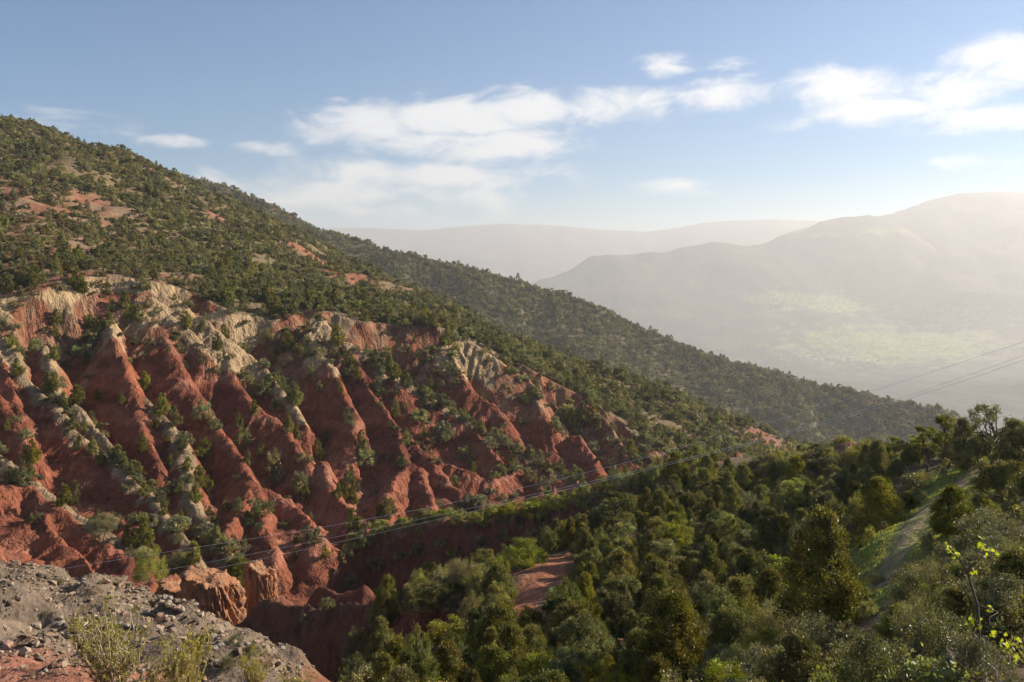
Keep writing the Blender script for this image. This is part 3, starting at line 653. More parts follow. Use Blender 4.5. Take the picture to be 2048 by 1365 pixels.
mountain("mountain_range", [(250, 470, 4300), (600, 462, 4300), (680, 455, 4300), (760, 456, 4300), (850, 460, 4300), (930, 452, 4250), (1000, 448, 4250), (1090, 449, 4250), (1200, 459, 4250), (1290, 463, 4250), (1340, 458, 4250), (1400, 446, 4200), (1470, 441, 4200), (1540, 439, 4200), (1640, 442, 4200), (1750, 450, 4200), (1900, 470, 4200), (2200, 480, 4200)], .30, .5, 24, 1900, 431, "farthest flat topped mountain range fading into white haze")

# ------------------------------------------------------------------ haze
def box_mesh(name, x0, x1, y0, y1, z0, z1):
    v = [(x, y, z) for z in (z0, z1) for y in (y0, y1) for x in (x0, x1)]
    return np_mesh(name, v, [(0, 2, 3, 1), (4, 5, 7, 6), (0, 1, 5, 4), (1, 3, 7, 5), (3, 2, 6, 7), (2, 0, 4, 6)])
mh, nt = new_mat("haze_air")
pv = nd(nt, 'ShaderNodeVolumePrincipled'); pv.inputs['Density'].default_value = HAZE_DENSITY
pv.inputs['Color'].default_value = (0.96, 0.94, 0.93, 1); pv.inputs['Anisotropy'].default_value = HAZE_G
ho = nd(nt, 'ShaderNodeOutputMaterial'); nt.links.new(pv.outputs[0], ho.inputs['Volume'])
hz = link("haze", box_mesh("haze", EXT[0] - 60, EXT[1] + 60, EXT[2] - 60, EXT[3] + 60, EXT[4] - 1.0, EXT[5] + 6.0), mh, kind="stuff", label="pale sunlit haze filling the valley air")

# ------------------------------------------------------------------ plant builders (numpy meshes)
def unit(v): return v / np.maximum(np.linalg.norm(v, axis=-1, keepdims=True), 1e-9)

def leaf_quads(pos, axis, length, width, rng):
    n = len(pos)
    r = unit(rng.normal(size=(n, 3))); b = unit(np.cross(axis, r))
    L = (length * rng.uniform(.7, 1.3, n))[:, None]; Wd = (width * rng.uniform(.7, 1.3, n))[:, None]
    v = np.stack([pos - axis * L * .5, pos + b * Wd * .5 - axis * L * .05, pos + axis * L * .5, pos - b * Wd * .5 - axis * L * .05], 1).reshape(-1, 3)
    return v, np.arange(n * 4).reshape(-1, 4)

def tube(points, radii, sides=5):
    pts = np.array(points, float); n = len(pts)
    tan = unit(np.gradient(pts, axis=0))
    ref = np.array([0.31, 0.17, 0.93]) if abs(tan[0][2]) < .9 else np.array([1.0, .1, 0])
    a = unit(np.cross(tan, ref)); b = np.cross(tan, a)
    ang = np.arange(sides) / sides * 2 * np.pi
    v = (pts[:, None] + (a[:, None] * np.cos(ang)[None, :, None] + b[:, None] * np.sin(ang)[None, :, None]) * np.array(radii)[:, None, None]).reshape(-1, 3)
    f = []
    for i in range(n - 1):
        for k in range(sides):
            k2 = (k + 1) % sides
            f.append((i * sides + k, i * sides + k2, (i + 1) * sides + k2, (i + 1) * sides + k))
    return v, np.array(f)

def join(parts):
    V, Fc, o = [], [], 0
    for v, f in parts:
        V.append(v); Fc.append(f + o); o += len(v)
    return np.concatenate(V), np.concatenate(Fc)

def bent(a, b, rng, k=5, wob=.08):
    a = np.array(a, float); b = np.array(b, float); L = np.linalg.norm(b - a)
    t = np.linspace(0, 1, k)[:, None]; p = a + (b - a) * t
    p[1:-1] += rng.normal(size=(k - 2, 3)) * wob * L
    p[1:-1, 2] -= 0
    return p

def build_plant(style, seed, Hh, R, nclump, nleaf, ll, lw):
    """returns (wood verts/faces, leaf verts/faces/colours) for a plant Hh tall standing at the origin"""
    rng = np.random.default_rng(seed)
    cents, rads, stretch = [], [], 1.0
    if style == 'juniper':
        lean = rng.normal(size=2) * .05 * Hh
        for i in range(nclump):
            h = (i + rng.uniform(0, 1)) / nclump; h = .07 + .91 * h
            prof = R * min(1.0, 1.25 * (1.02 - h) ** .62) * (0.55 + .45 * min(1, h / .15))
            a = rng.uniform(0, 2 * np.pi); rr = prof * rng.uniform(.35, 1.0)
            cents.append([math.cos(a) * rr + lean[0] * h, math.sin(a) * rr + lean[1] * h, h * Hh * .96]); rads.append(R * rng.uniform(.2, .38) * (1.15 - .55 * h))
        stretch = 1.5
    elif style == 'oak':
        nl = 6
        lobes = [(np.array([rng.uniform(-.5, .5) * R, rng.uniform(-.5, .5) * R, Hh * rng.uniform(.4, .78)]), R * rng.uniform(.4, .62)) for _ in range(nl)]
        for i in range(nclump):
            c, r = lobes[i % nl]; d = unit(rng.normal(size=3)); d[2] = abs(d[2]) * .9 - .25
            p = c + d * r * rng.uniform(.75, 1.05); p[2] = np.clip(p[2], .1 * Hh, Hh * .97)
            cents.append(p); rads.append(R * rng.uniform(.14, .27))
    elif style == 'open':
        for i in range(nclump):
            h = rng.uniform(.42, .98); a = rng.uniform(0, 2 * np.pi); rr = R * rng.uniform(.3, 1.0) * (1.15 - .5 * h)
            cents.append([math.cos(a) * rr, math.sin(a) * rr, h * Hh]); rads.append(R * rng.uniform(.17, .3))
        stretch = .62
    elif style == 'snag':
        for i in range(nclump):
            h = rng.uniform(.5, 1.0); a = rng.uniform(0, 2 * np.pi); rr = R * rng.uniform(.35, 1.0)
            cents.append([math.cos(a) * rr, math.sin(a) * rr * .7, h * Hh]); rads.append(R * rng.uniform(.1, .2))
    else:   # bush
        for i in range(nclump):
            d = unit(rng.normal(size=3)); d[2] = abs(d[2]); q = rng.uniform(.55, 1.0)
            cents.append([d[0] * R * q, d[1] * R * q, .12 * Hh + d[2] * Hh * .82 * q]); rads.append(R * rng.uniform(.16, .3))
    cents = np.array(cents); rads = np.array(rads) * (.78 if nclump > 60 else 1.0)
    # leaves
    per = rng.multinomial(nleaf, rads ** 2 / (rads ** 2).sum())
    ci = np.repeat(np.arange(len(cents)), per); n = len(ci)
    d = unit(rng.normal(size=(n, 3)) + np.array([0, 0, .25])); q = rng.uniform(0, 1, n) ** .45
    off = d * (q * rads[ci] * rng.uniform(.75, 1.15, n) * np.where(rng.uniform(0, 1, n) < .16, rng.uniform(1.1, 1.75, n), 1.0))[:, None]; off[:, 2] *= stretch
    pos = cents[ci] + off; pos[:, 2] = np.maximum(pos[:, 2], .02 * Hh)
    up = .9 if style == 'juniper' else .25
    axis = unit(d * .9 + rng.normal(size=(n, 3)) * .55 + np.array([0, 0, up]))
    lv, lf = leaf_quads(pos, axis, ll, lw, rng)
    cc = rng.uniform(.6, 1.4, len(cents))[ci] * rng.uniform(.8, 1.2, n)
    warm = rng.uniform(-.12, .16, len(cents))[ci]
    col = np.stack([cc * (1 + warm), cc, cc * (1 - warm)], -1).repeat(4, 0)
    # wood
    parts = []
    r0 = .022 * Hh + .012 * R
    if style == 'bush':
        for i in range(min(8, nclump)):
            c = cents[i]; parts.append(tube(bent([c[0] * .1, c[1] * .1, -.08 * Hh], c, rng), np.linspace(r0 * .55, r0 * .15, 5), 4))
    else:
        top = .97 if style == 'juniper' else .8
        tp = bent([0, 0, -.1 * Hh], [rng.normal() * .04 * Hh, rng.normal() * .04 * Hh, top * Hh], rng, 6, .02 if style == 'juniper' else .05)
        parts.append(tube(tp, np.linspace(r0 * 1.15, r0 * .22, 6), 6))
        pick = rng.permutation(len(cents))[:22 if style != 'snag' else len(cents)]
        for i in pick:
            c = cents[i]; hb = max(.12 * Hh, c[2] * (.55 if style == 'snag' else .72))
            k = np.interp(hb, tp[:, 2], np.arange(6)); j = int(k); j2 = min(j + 1, 5); b = tp[j] + (tp[j2] - tp[j]) * (k - j)
            parts.append(tube(bent(b, c, rng, 5, .1 if style == 'snag' else .06), np.linspace(r0 * (.5 if style == 'snag' else .36), r0 * .1, 5), 4))
    wv, wf = join(parts)
    return (wv, wf), (lv, lf, col)

PARTS = {}
def template(key, style, seed, Hh, R, nclump, nleaf, ll, lw, mat, bark=None):
    (wv, wf), (lv, lf, col) = build_plant(style, seed, Hh, R, nclump, nleaf, ll, lw)
    tm = np_mesh(key + "_wood", wv, wf, None, True); tm.materials.append(bark or M_bark)
    cm = np_mesh(key + "_leaves", lv, lf, col); cm.materials.append(mat)
    PARTS[key] = (tm, cm, Hh, R)

def plant(name, key, loc, h, w, rz, label, cat, group=None, wood="trunk", leaf="crown"):
    tm, cm, Hh, R = PARTS[key]
    e = bpy.data.objects.new(name, None); e.empty_display_size = .3; COL.objects.link(e)
    e.location = loc; e.rotation_euler = (0, 0, rz); sx = w / (2 * R); e.scale = (sx, sx, h / Hh)
    e['label'] = label; e['category'] = cat
    if group: e['group'] = group
    for nm, me in ((wood, tm), (leaf, cm)):
        o = bpy.data.objects.new(nm, me); o.parent = e; COL.objects.link(o)
    return e

# near, middle and far detail
for i in range(3):
    template(f"jn{i}", 'juniper', 10 + i, 4.0, 1.15, 150, 24000, .10, .042, M_juniper)
    template(f"ok{i}", 'oak', 20 + i, 3.6, 1.7, 140, 23000, .085, .052, M_oak)
    template(f"br{i}", 'bush', 30 + i, 2.4, 1.5, 100, 13000, .08, .045, M_bright)
    template(f"gr{i}", 'bush', 40 + i, 2.2, 1.5, 100, 13000, .065, .04, M_grey)
    template(f"jm{i}", 'juniper', 50 + i, 4.0, 1.1, 40, 2600, .24, .11, M_juniper)
    template(f"bm{i}", 'bush', 60 + i, 2.0, 1.3, 34, 1700, .20, .12, M_shrub)
    template(f"by{i}", 'bush', 64 + i, 2.0, 1.3, 34, 2400, .16, .09, M_bright)
    template(f"gm{i}", 'bush', 68 + i, 1.6, 1.2, 30, 1500, .17, .10, M_grey)
for i in range(2):
    template(f"op{i}", 'open', 70 + i, 4.6, 1.4, 42, 9000, .10, .055, M_bright)
    template(f"oj{i}", 'open', 75 + i, 4.4, 1.3, 40, 9000, .10, .05, M_juniper)
template("snag", 'snag', 83, 4.6, 2.3, 26, 5200, .10, .07, M_oak)
template("dry", 'bush', 90, 1.6, 1.2, 34, 2200, .07, .035, M_dry, M_twig)
def far_mesh(key, style, seed, Hh, R, nclump, nleaf, ll, lw, mat):
    _, (lv, lf, col) = build_plant(style, seed, Hh, R, nclump, nleaf, ll, lw)
    me = np_mesh(key, lv, lf, col); me.materials.append(mat); return me
FAR = [far_mesh(f"far_bush_{i}", 'bush', 100 + i, 1.5, 1.25, 24, 700, .23, .15, M_shrub) for i in range(3)] + \
      [far_mesh(f"far_juniper_{i}", ('juniper', 'oak', 'juniper')[i], 110 + i, 2.4, 1.1, 30, 800, .24, .13, M_farjun) for i in range(3)] + \
      [far_mesh("far_grey_bush", 'bush', 120, 1.1, 1.0, 18, 450, .20, .13, M_grey)]
FAR_H = [1.5] * 3 + [2.4] * 3 + [1.1]

RNG = random.Random(11)
USED = set(); MARKS = []
def short_name(lab):
    cut = len(lab)
    for w in (" at ", " beside", " below", " between", " on ", " in ", " above", " under", " by ", " left", " right", " overhanging", " standing", " directly", " beneath", " just", " behind", " directly", ","):
        i = lab.find(w)
        if i > 0: cut = min(cut, i)
    return lab[:cut]
def rel_label(u, v, desc, fallback, marks, reach=9):
    for (mu, mv, nm) in sorted(marks, key=lambda m: (m[0] - u) ** 2 + 2.0 * (m[1] - v) ** 2)[:reach]:
        du, dv = u - mu, v - mv
        r = ("right of" if du > 0 else "left of") if abs(du) > 1.2 * abs(dv) else ("below" if dv > 0 else "above")
        t = f"{desc} {r} the {nm}"
        if len(t.split()) <= 16 and t not in USED:
            USED.add(t); return t
    return fallback
FEATURES = [(300, 590, "big cream scarp"), (644, 636, "cream peak in the middle of the slope"), (940, 680, "farther cream scarp"), (505, 968, "pyramid-shaped red fin"), (645, 925, "small red pyramid"), (978, 957, "saddle in the red ridge"), (812, 926, "broad sunlit red nose"), (250, 640, "highest red fins"), (60, 975, "red mass at the edge"), (180, 880, "sandy ridge among the fins"), (430, 1155, "orange earth block"), (880, 1070, "dark red cliff"), (1174, 800, "farthest red gully head"), (1010, 885, "wooded ridge among the fins"), (600, 880, "deep dark gully"), (100, 480, "stony red ground over the rim"), (30, 375, "red scar near the top"), (420, 545, "dark wooded hollow"), (480, 905, "long red fin in the middle"), (345, 1020, "sandy ridge end")]
PLACED = []          # plan position and radius of every plant already standing
def free(x, y, r):
    for px_, py_, pr in PLACED:
        if (x - px_) ** 2 + (y - py_) ** 2 < ((r + pr) * .7) ** 2: return False
    return True

# ------------------------------------------------------------------ plants one can single out in front
FRONT = [  # u, top row, foot row, width px, kind, label
    (770, 1148, 1262, 58, 'jn', "slim olive juniper at the lip of the dark gully, beside a round dark oak"),
    (855, 1165, 1262, 100, 'ok', "round dark green oak below the dark red cliff"),
    (715, 1243, 1325, 62, 'gr', "pale grey-green bush overhanging the dark gully"),
    (765, 1228, 1335, 72, 'jn', "dark juniper between the pale gully bush and the tree with bare trunk"),
    (890, 1238, 1352, 110, 'op', "crooked tree with bare dark trunk at the bottom of the wood"),
    (945, 1178, 1300, 64, 'gr', "silvery narrow bush left of the red clearing"),
    (985, 1200, 1335, 118, 'jn', "wide brownish juniper below the red clearing"),
    (850, 1122, 1176, 52, 'br', "small yellow-green bush at the foot of the dark red cliff"),
    (925, 1112, 1174, 60, 'gr', "greyish bush under the middle of the dark red cliff"),
    (968, 1126, 1188, 84, 'br', "low bright bush above the silvery narrow bush"),
    (1045, 1072, 1135, 96, 'br', "spreading yellow-green bush just above the red trail"),
    (1000, 1160, 1222, 56, 'jn', "short juniper on the lower left side of the red trail"),
    (1140, 1036, 1092, 60, 'br', "leafy bright tree at the top end of the red trail"),
    (1235, 985, 1090, 76, 'oj', "tall open tree with a dark straight trunk on the spur"),
    (1185, 1152, 1236, 52, 'jn', "small juniper right of the red clearing"),
    (1238, 1146, 1246, 92, 'ok', "olive rounded oak standing alone right of the red clearing"),
    (1130, 1200, 1295, 108, 'jn', "bushy juniper below the red clearing in half shade"),
    (1165, 1236, 1345, 92, 'ok', "grey-leaved oak at the bottom of the wood, left of a slim juniper"),
    (1065, 1240, 1372, 92, 'jn', "dark juniper at the bottom edge under the red trail"),
    (1222, 1236, 1335, 52, 'jn', "slim juniper at the bottom of the wood beside a grey-leaved oak"),
    (1490, 1045, 1118, 102, 'ok', "dome-shaped oak in the middle of the wood"),
    (1650, 1012, 1262, 165, 'jn', "largest dark juniper, towering beside the grassy path"),
    (1340, 1090, 1155, 44, 'jn', "small juniper by the shaded hollow in the wood"),
    (1388, 1090, 1148, 66, 'oj', "open branched tree above the shaded hollow"),
    (1450, 1150, 1285, 116, 'ok', "grey oak with glinting leaves in the shaded hollow"),
    (1330, 1150, 1265, 104, 'jn', "broad dark juniper at the rim of the shaded hollow"),
    (1312, 1236, 1325, 62, 'ok', "yellowish oak below the broad dark juniper"),
    (1490, 1282, 1410, 118, 'gr', "pale leafed shrub at the bottom edge beside bare twigs"),
    (1405, 1300, 1410, 84, 'gr', "smaller pale leafed shrub at the bottom edge"),
    (1668, 1292, 1400, 74, 'jn', "feathery young juniper at the bottom edge below the largest juniper"),
    (1900, 966, 1068, 84, 'jn', "juniper standing on the right verge of the grassy path"),
    (1762, 948, 1062, 92, 'jn', "dark conical juniper on the left verge of the grassy path"),
    (1695, 928, 1004, 72, 'ok', "oak on the spur behind the dark conical juniper"),
    (1660, 944, 1034, 62, 'ok', "oak on the spur above the largest juniper"),
    (2003, 912, 1034, 92, 'ok', "dark blue-green oak at the far end of the path"),
    (1988, 1012, 1105, 132, 'gr', "wide brownish shrub on the right of the path"),
    (1850, 1112, 1215, 128, 'gr', "thin brown shrub at the near end of the path"),
    (1800, 1198, 1295, 98, 'jn', "low juniper beneath the near end of the path"),
    (1893, 1200, 1375, 172, 'gr', "sprawling brown shrub in the bottom corner with dark stems"),
    (2012, 1140, 1305, 150, 'gr', "dense brown thicket at the edge behind the vine"),
    (1738, 1196, 1234, 42, 'br', "small round bush on the grass below the path"),
    (1728, 1170, 1200, 36, 'br', "smallest round bush on the grass below the path"),
    (1755, 1140, 1172, 40, 'gr', "low greyish bush on the grass verge"),
    (1892, 830, 940, 56, 'oj', "slender tree on the spur left of the gnarled tree"),
    (1932, 832, 942, 60, 'jn', "leafy tree directly left of the gnarled tree"),
    (2040, 828, 952, 92, 'ok', "oak at the edge right of the gnarled tree"),
    (1850, 852, 945, 50, 'oj', "open tree on the spur crest, second left of the gnarled tree"),
    (1815, 872, 955, 58, 'ok', "oak on the spur crest above the path"),
    (1745, 872, 955, 62, 'br', "bright yellowish tree on the spur crest"),
    (1712, 890, 960, 54, 'br', "shorter bright tree on the spur crest"),
    (1640, 905, 965, 60, 'ok', "oak bush on the crest of the spur"),
    (1958, 850, 944, 64, 'ok', "low dense oak crowding the left foot of the gnarled tree"),
    (2016, 846, 950, 66, 'jn', "low dense juniper crowding the right foot of the gnarled tree"),
    (1985, 812, 945, 104, 'snag', "gnarled tree with bare twisted limbs against the hazy valley"),
    (1820, 980, 1022, 44, 'jn', "small juniper between the path and the spur crest"),
]
_sh = [short_name(f[5]) for f in FRONT]
MARKS = [(f[0], (f[1] + f[2]) / 2, n_) for f, n_ in zip(FRONT, _sh) if _sh.count(n_) == 1 and len(n_.split()) > 1] + [(1060, 1170, "red clearing"), (880, 1090, "dark red cliff"), (1800, 1090, "grassy path")]
for u, vt, vb, w, kd, lab in FRONT:
    p = hit(u, min(vb, 1362)) if vb <= 1362 else None
    if p is None:
        q = hit(u, 1362)
        if q is None: continue
        p = hit(u, 1362); t = (vb - HZ) / (1362 - HZ)
        y = p[1] / t ** 1.0 * 1.0; x = (u - 1024) / F * y; p = np.array([x, y, H(np.array([x]), np.array([y]))[0]])
    d = p[1]; h = (-(vt - HZ) / F * d) - p[2]; wd = w / F * d
    h = max(h, .5)
    key = kd if kd == 'snag' else kd + str(RNG.randrange(2 if kd in ('op', 'oj') else 3))
    nm = {'jn': 'juniper_tree', 'ok': 'oak_tree', 'op': 'open_tree', 'oj': 'open_tree', 'br': 'bush', 'gr': 'shrub', 'snag': 'gnarled_tree'}[kd]
    isb = kd in ('br', 'gr')
    plant(nm, key, p - np.array([0, 0, .05]), h, wd * 1.08, RNG.uniform(0, 6.28), lab, 'bush' if isb else 'tree', None, 'stems' if isb else 'trunk', 'foliage' if isb else 'crown')
    PLACED.append((p[0], p[1], wd * .5))

# bushes crowding the bench above the dark red cliff
for q in densify([P(*p) for p in SPUR_EDGE[2:]] + [P(1230, 985, 81)], .62):
    x, y = q[0] + RNG.uniform(-.5, .5), q[1] + abs(RNG.gauss(0, 2.2)) + .5
    h = RNG.uniform(.7, 1.7); w = h * RNG.uniform(.9, 1.5)
    if RNG.random() < .12 or not free(x, y, w * .4): continue
    r_ = RNG.random(); kd = 'by' if r_ < .62 else 'gm' if r_ < .82 else 'jm'; isb = kd != 'jm'
    if not isb: h *= 1.3; w = h * .6
    z = H(np.array([x]), np.array([y]))[0]; u = x / y * F + 1024; v = HZ - z / y * F
    tone = {'by': 'low yellow-green bush', 'gm': 'low grey bush', 'jm': 'small dark juniper'}[kd]; size = 'taller ' if h > 1.3 else ''
    plant(('shrub' if kd == 'gm' else 'bush') if isb else 'juniper_tree', kd + str(RNG.randrange(3)), (x, y, z - .06), h, w, RNG.uniform(0, 6.28), rel_label(u, v, size + tone + " on the bench", size + tone + " on the bench above the dark red cliff", MARKS + FEATURES, 40), 'bush' if isb else 'tree', 'bushes on the bench', 'stems' if isb else 'trunk', 'foliage' if isb else 'crown')
    PLACED.append((x, y, w * .5))

for u, v, hp_ in [(752, 1140, 26), (800, 1125, 22), (838, 1120, 30), (905, 1118, 26), (962, 1105, 24), (1010, 1092, 28), (1065, 1080, 26), (880, 1092, 16), (700, 1185, 24), (655, 1225, 22), (610, 1250, 20), (1090, 1062, 20), (780, 1095, 14)]:
    p = hit(u, v)
    if p is None: continue
    kd = RNG.choice(['gm', 'bm', 'by']); h = hp_ / F * p[1]
    plant('shrub' if kd == 'gm' else 'bush', kd + str(RNG.randrange(3)), p - np.array([0, 0, .08]), h, h * RNG.uniform(1.0, 1.5), RNG.uniform(0, 6.28), rel_label(u, v, "small bush clinging to the dark red cliff", "small bush clinging to the dark red cliff", MARKS, 40), 'bush', 'bushes on the dark red cliff', 'stems', 'foliage')

# what the scattered plants must not hide: (u, v, depth)
KEEP = [(u, v, d) for u, v, d in [(1130, 1118, 57), (1090, 1145, 53.5), (1055, 1190, 48.5),
        (1775, 1150, 30), (1785, 1115, 33), (1805, 1085, 36), (1825, 1050, 39), (1745, 1120, 34), (1740, 1090, 37), (1850, 1020, 43), (1900, 988, 48), (1940, 960, 52), (1775, 1175, 29), (1760, 1210, 26),
        (690, 1160, 79), (740, 1130, 82), (790, 1110, 82), (850, 1105, 81), (910, 1100, 80), (980, 1090, 80), (1050, 1075, 79), (640, 1250, 60), (690, 1290, 56), (560, 1240, 62), (600, 1300, 56), (650, 1340, 48), (720, 1235, 64), (720, 1180, 70), (560, 1330, 40), (670, 1230, 62), (1475, 915, 94)]]
SIL_U = [600, 640, 780, 900, 1000, 1100, 1160, 1200, 1300, 1400, 1450, 1490, 1520, 1600, 1700, 1800, 1900, 1990, 2048, 2300]
SIL_V = [1130, 1095, 1035, 1010, 990, 968, 945, 925, 895, 888, 905, 918, 915, 890, 880, 862, 840, 830, 845, 845]
cand = []
for _ in range(9000):
    y = RNG.uniform(12, 106); x = RNG.uniform(-30, 75)
    u = x / y * F + 1024
    if u < 640 or u > 2120: continue
    if u < 700 and y < 72: continue
    cand.append((x, y, u))
cx = np.array([c[0] for c in cand]); cy = np.array([c[1] for c in cand])
cz = H(cx, cy); ck = Kat(cx, cy)
ex = .4; slp = np.sqrt(((H(cx + ex, cy) - H(cx - ex, cy)) / (2 * ex)) ** 2 + ((H(cx, cy + ex) - H(cx, cy - ex)) / (2 * ex)) ** 2)
dpath = polydist(cx, cy, PATH)[0]; dtrail = polydist(cx, cy, TRAIL)[0]
hm = heap_mask(cx, cy)
top_vis = seen(cx, cy, cz + 1.8)
scat = 0
GN_UNDER = []
for i, (x, y, u) in enumerate(cand):
    if ck[i] != 5 or slp[i] > 1.15 or hm[i] > .1: continue
    if dpath[i] < 1.3 or dtrail[i] < 1.0: continue
    bench = y > 74 and u < 1190
    spur = y > 68 and not bench
    r_ = RNG.random()
    if bench: kd, h, ratio = ('by' if r_ < .6 else 'gm' if r_ < .8 else 'jm'), RNG.uniform(.9, 2.0), RNG.uniform(.9, 1.4)
    elif spur: kd, h, ratio = ('jn' if r_ < .3 else 'br' if r_ < .62 else 'ok' if r_ < .82 else 'gr' if r_ < .9 else 'oj'), RNG.uniform(1.4, 3.3), RNG.uniform(.55, .85)
    elif y < 26: kd, h, ratio = ('gr' if r_ < .6 else 'br' if r_ < .8 else 'jn'), RNG.uniform(1.3, 2.1), RNG.uniform(.8, 1.2)
    else: kd, h, ratio = ('jn' if r_ < .36 else 'ok' if r_ < .64 else 'br' if r_ < .8 else 'gr' if r_ < .92 else 'op'), RNG.uniform(1.5, 3.5), RNG.uniform(.5, .85)
    if dpath[i] < 10 and u > 1830 and dpath[i] >= 4.2: h = min(h, 1.7)
    if dpath[i] < 4.2: h = min(h, .9); kd = 'br' if r_ < .5 else 'gr'
    if kd in ('br', 'gr'): h *= .72; ratio *= 1.35
    w = h * ratio
    if not free(x, y, w * .5): continue
    vt = HZ - (cz[i] + h) / y * F; vb = HZ - cz[i] / y * F
    if vt < np.interp(u, SIL_U, SIL_V) - 6: 
        continue
    if not top_vis[i]: continue
    wp = w / y * F * .5
    if any(y < d - .5 and abs(u - ku) < wp + 8 and vt - 6 < kv < vb + 10 for ku, kv, d in KEEP): continue
    isb = kd in ('br', 'gr', 'by', 'gm')
    key = kd + str(RNG.randrange(2 if kd in ('op', 'oj') else 3))
    tone = {'jn': 'dark olive juniper', 'jm': 'small dark juniper', 'ok': 'grey-green oak', 'br': 'yellow-green bush', 'by': 'low yellow-green bush', 'gr': 'brownish grey bush', 'gm': 'low grey bush', 'op': 'open yellow-green tree', 'oj': 'open dark tree'}[kd]
    if bench: where, grp = 'on the bench above the dark red cliff', 'bushes on the bench'
    elif spur and u < 1500: where, grp = 'on the sunlit spur before the ravine', 'trees on the spur'
    elif spur: where, grp = 'on the spur crest between path and valley', 'trees on the spur crest'
    elif dpath[i] < 4.2: where, grp = 'on the grass verge of the path', 'bushes on the path verge'
    elif y < 26: where, grp = 'in the thicket at the bottom of the slope', 'bushes of the bottom thicket'
    elif u > 1700: where, grp = 'in the wood beside the path', 'trees beside the path'
    elif u > 1250: where, grp = 'in the wood around the shaded hollow', 'trees around the shaded hollow'
    elif dtrail[i] < 8: where, grp = 'beside the red clearing', 'plants beside the red clearing'
    else: where, grp = 'in the wood below the dark red cliff', 'trees below the dark red cliff'
    size = '' if kd in ('jm', 'by', 'gm') else ('tall ' if h > 3 else 'short ' if h < 1.9 and not isb else '')
    plant(('shrub' if kd in ('gr', 'gm') else 'bush') if isb else {'jn': 'juniper_tree', 'jm': 'juniper_tree', 'ok': 'oak_tree'}.get(kd, 'open_tree'), key, (x, y, cz[i] - .06), h, w, RNG.uniform(0, 6.28), rel_label(u, (vt + vb) / 2, size + tone, f"{size}{tone} {where}", MARKS, 60), 'bush' if isb else 'tree', grp, 'stems' if isb else 'trunk', 'foliage' if isb else 'crown')
    PLACED.append((x, y, w * .5)); scat += 1

# ------------------------------------------------------------------ trees standing on the red fins and in their gullies
BAD = [(290, 787, 40), (243, 815, 25), (193, 808, 24), (172, 733, 20), (96, 783, 40), (126, 818, 36), (486, 774, 34), (528, 795, 36), (534, 700, 36), (508, 843, 32), (477, 857, 34), (484, 900, 42), (547, 952, 44), (521, 921, 32), (496, 932, 32), (407, 842, 42), (427, 870, 26),
       (310, 863, 34), (288, 905, 38), (340, 935, 27), (334, 888, 22), (550, 830, 30), (576, 866, 36), (594, 880, 30), (636, 922, 44), (157, 905, 30), (185, 908, 36), (200, 930, 32), (230, 928, 34), (246, 937, 30), (265, 957, 32), (62, 935, 52), (263, 952, 30), (287, 992, 30), (376, 945, 32), (410, 937, 46), (405, 972, 38),
       (414, 988, 36), (388, 1002, 36), (125, 1012, 46), (148, 1008, 50), (195, 1056, 40), (225, 1060, 38), (388, 1087, 34), (468, 1107, 26), (420, 1032, 22), (428, 1052, 26), (362, 1039, 20), (262, 1107, 18), (590, 1122, 26), (650, 1117, 28), (690, 1112, 30), (720, 1098, 32), (708, 1007, 54), (692, 1002, 34), (676, 997, 32), (702, 962, 32), (722, 932, 32), (772, 1042, 40), (783, 1032, 36),
       (685, 722, 30), (700, 747, 36), (715, 762, 32), (680, 792, 26), (757, 792, 32), (885, 892, 48), (722, 907, 46), (730, 932, 36), (650, 890, 30), (1145, 862, 42), (1165, 852, 42), (1185, 862, 40), (1197, 882, 38), (1132, 842, 36), (1110, 870, 30), (940, 1018, 30), (955, 1012, 26), (600, 985, 34), (612, 1000, 30), (560, 970, 26), (15, 870, 24), (20, 700, 30), (70, 700, 26), (110, 690, 30), (215, 600, 22), (250, 620, 34), (1000, 960, 26), (1085, 985, 34), (1060, 975, 30)]
for u, vb, hp_ in BAD:
    p = hit(u, vb)
    if p is None: continue
    d = p[1]; h = hp_ / F * d; kd = 'jm' if RNG.random() < .8 else 'bm'
    where = "on a sandy red ridge" if u < 300 else "between the red fins" if u < 700 else "on the farther red slopes"
    size = 'tall' if hp_ > 39 else 'small' if hp_ < 28 else 'middling'
    isb = kd == 'bm'
    plant('juniper_tree' if not isb else 'bush', kd + str(RNG.randrange(3)), p - np.array([0, 0, .1]), h, h * (RNG.uniform(.5, .72) if not isb else RNG.uniform(.9, 1.3)), RNG.uniform(0, 6.28), rel_label(u, vb - hp_ / 2, f"{size} {'juniper' if not isb else 'round bush'}", f"{size} {'juniper' if not isb else 'round bush'} rooted {where}", FEATURES), 'tree' if not isb else 'bush', f"{size} {'junipers' if not isb else 'bushes'} {where}", 'stems' if isb else 'trunk', 'foliage' if isb else 'crown')
    PLACED.append((p[0], p[1], h * .3))
for u, vb, hp_, wp, lab in [(300, 1168, 78, 66, "large feathery bush at the foot of the red fins beside the orange block"), (357, 1148, 48, 56, "grey-green bush on top of the orange earth block"), (480, 1183, 64, 78, "big round dark bush growing beside the orange earth block"), (205, 1062, 38, 58, "wide brownish bush on the sandy ridge above the gravel heap")]:
    p = hit(u, vb)
    d = p[1]; plant('bush', 'br1' if u == 300 else 'gr1' if u in (357, 205) else 'jn1', p - np.array([0, 0, .1]), hp_ / F * d, wp / F * d * 1.1, 1.0, lab, 'bush', None, 'stems', 'foliage')
    PLACED.append((p[0], p[1], wp / F * d * .5))

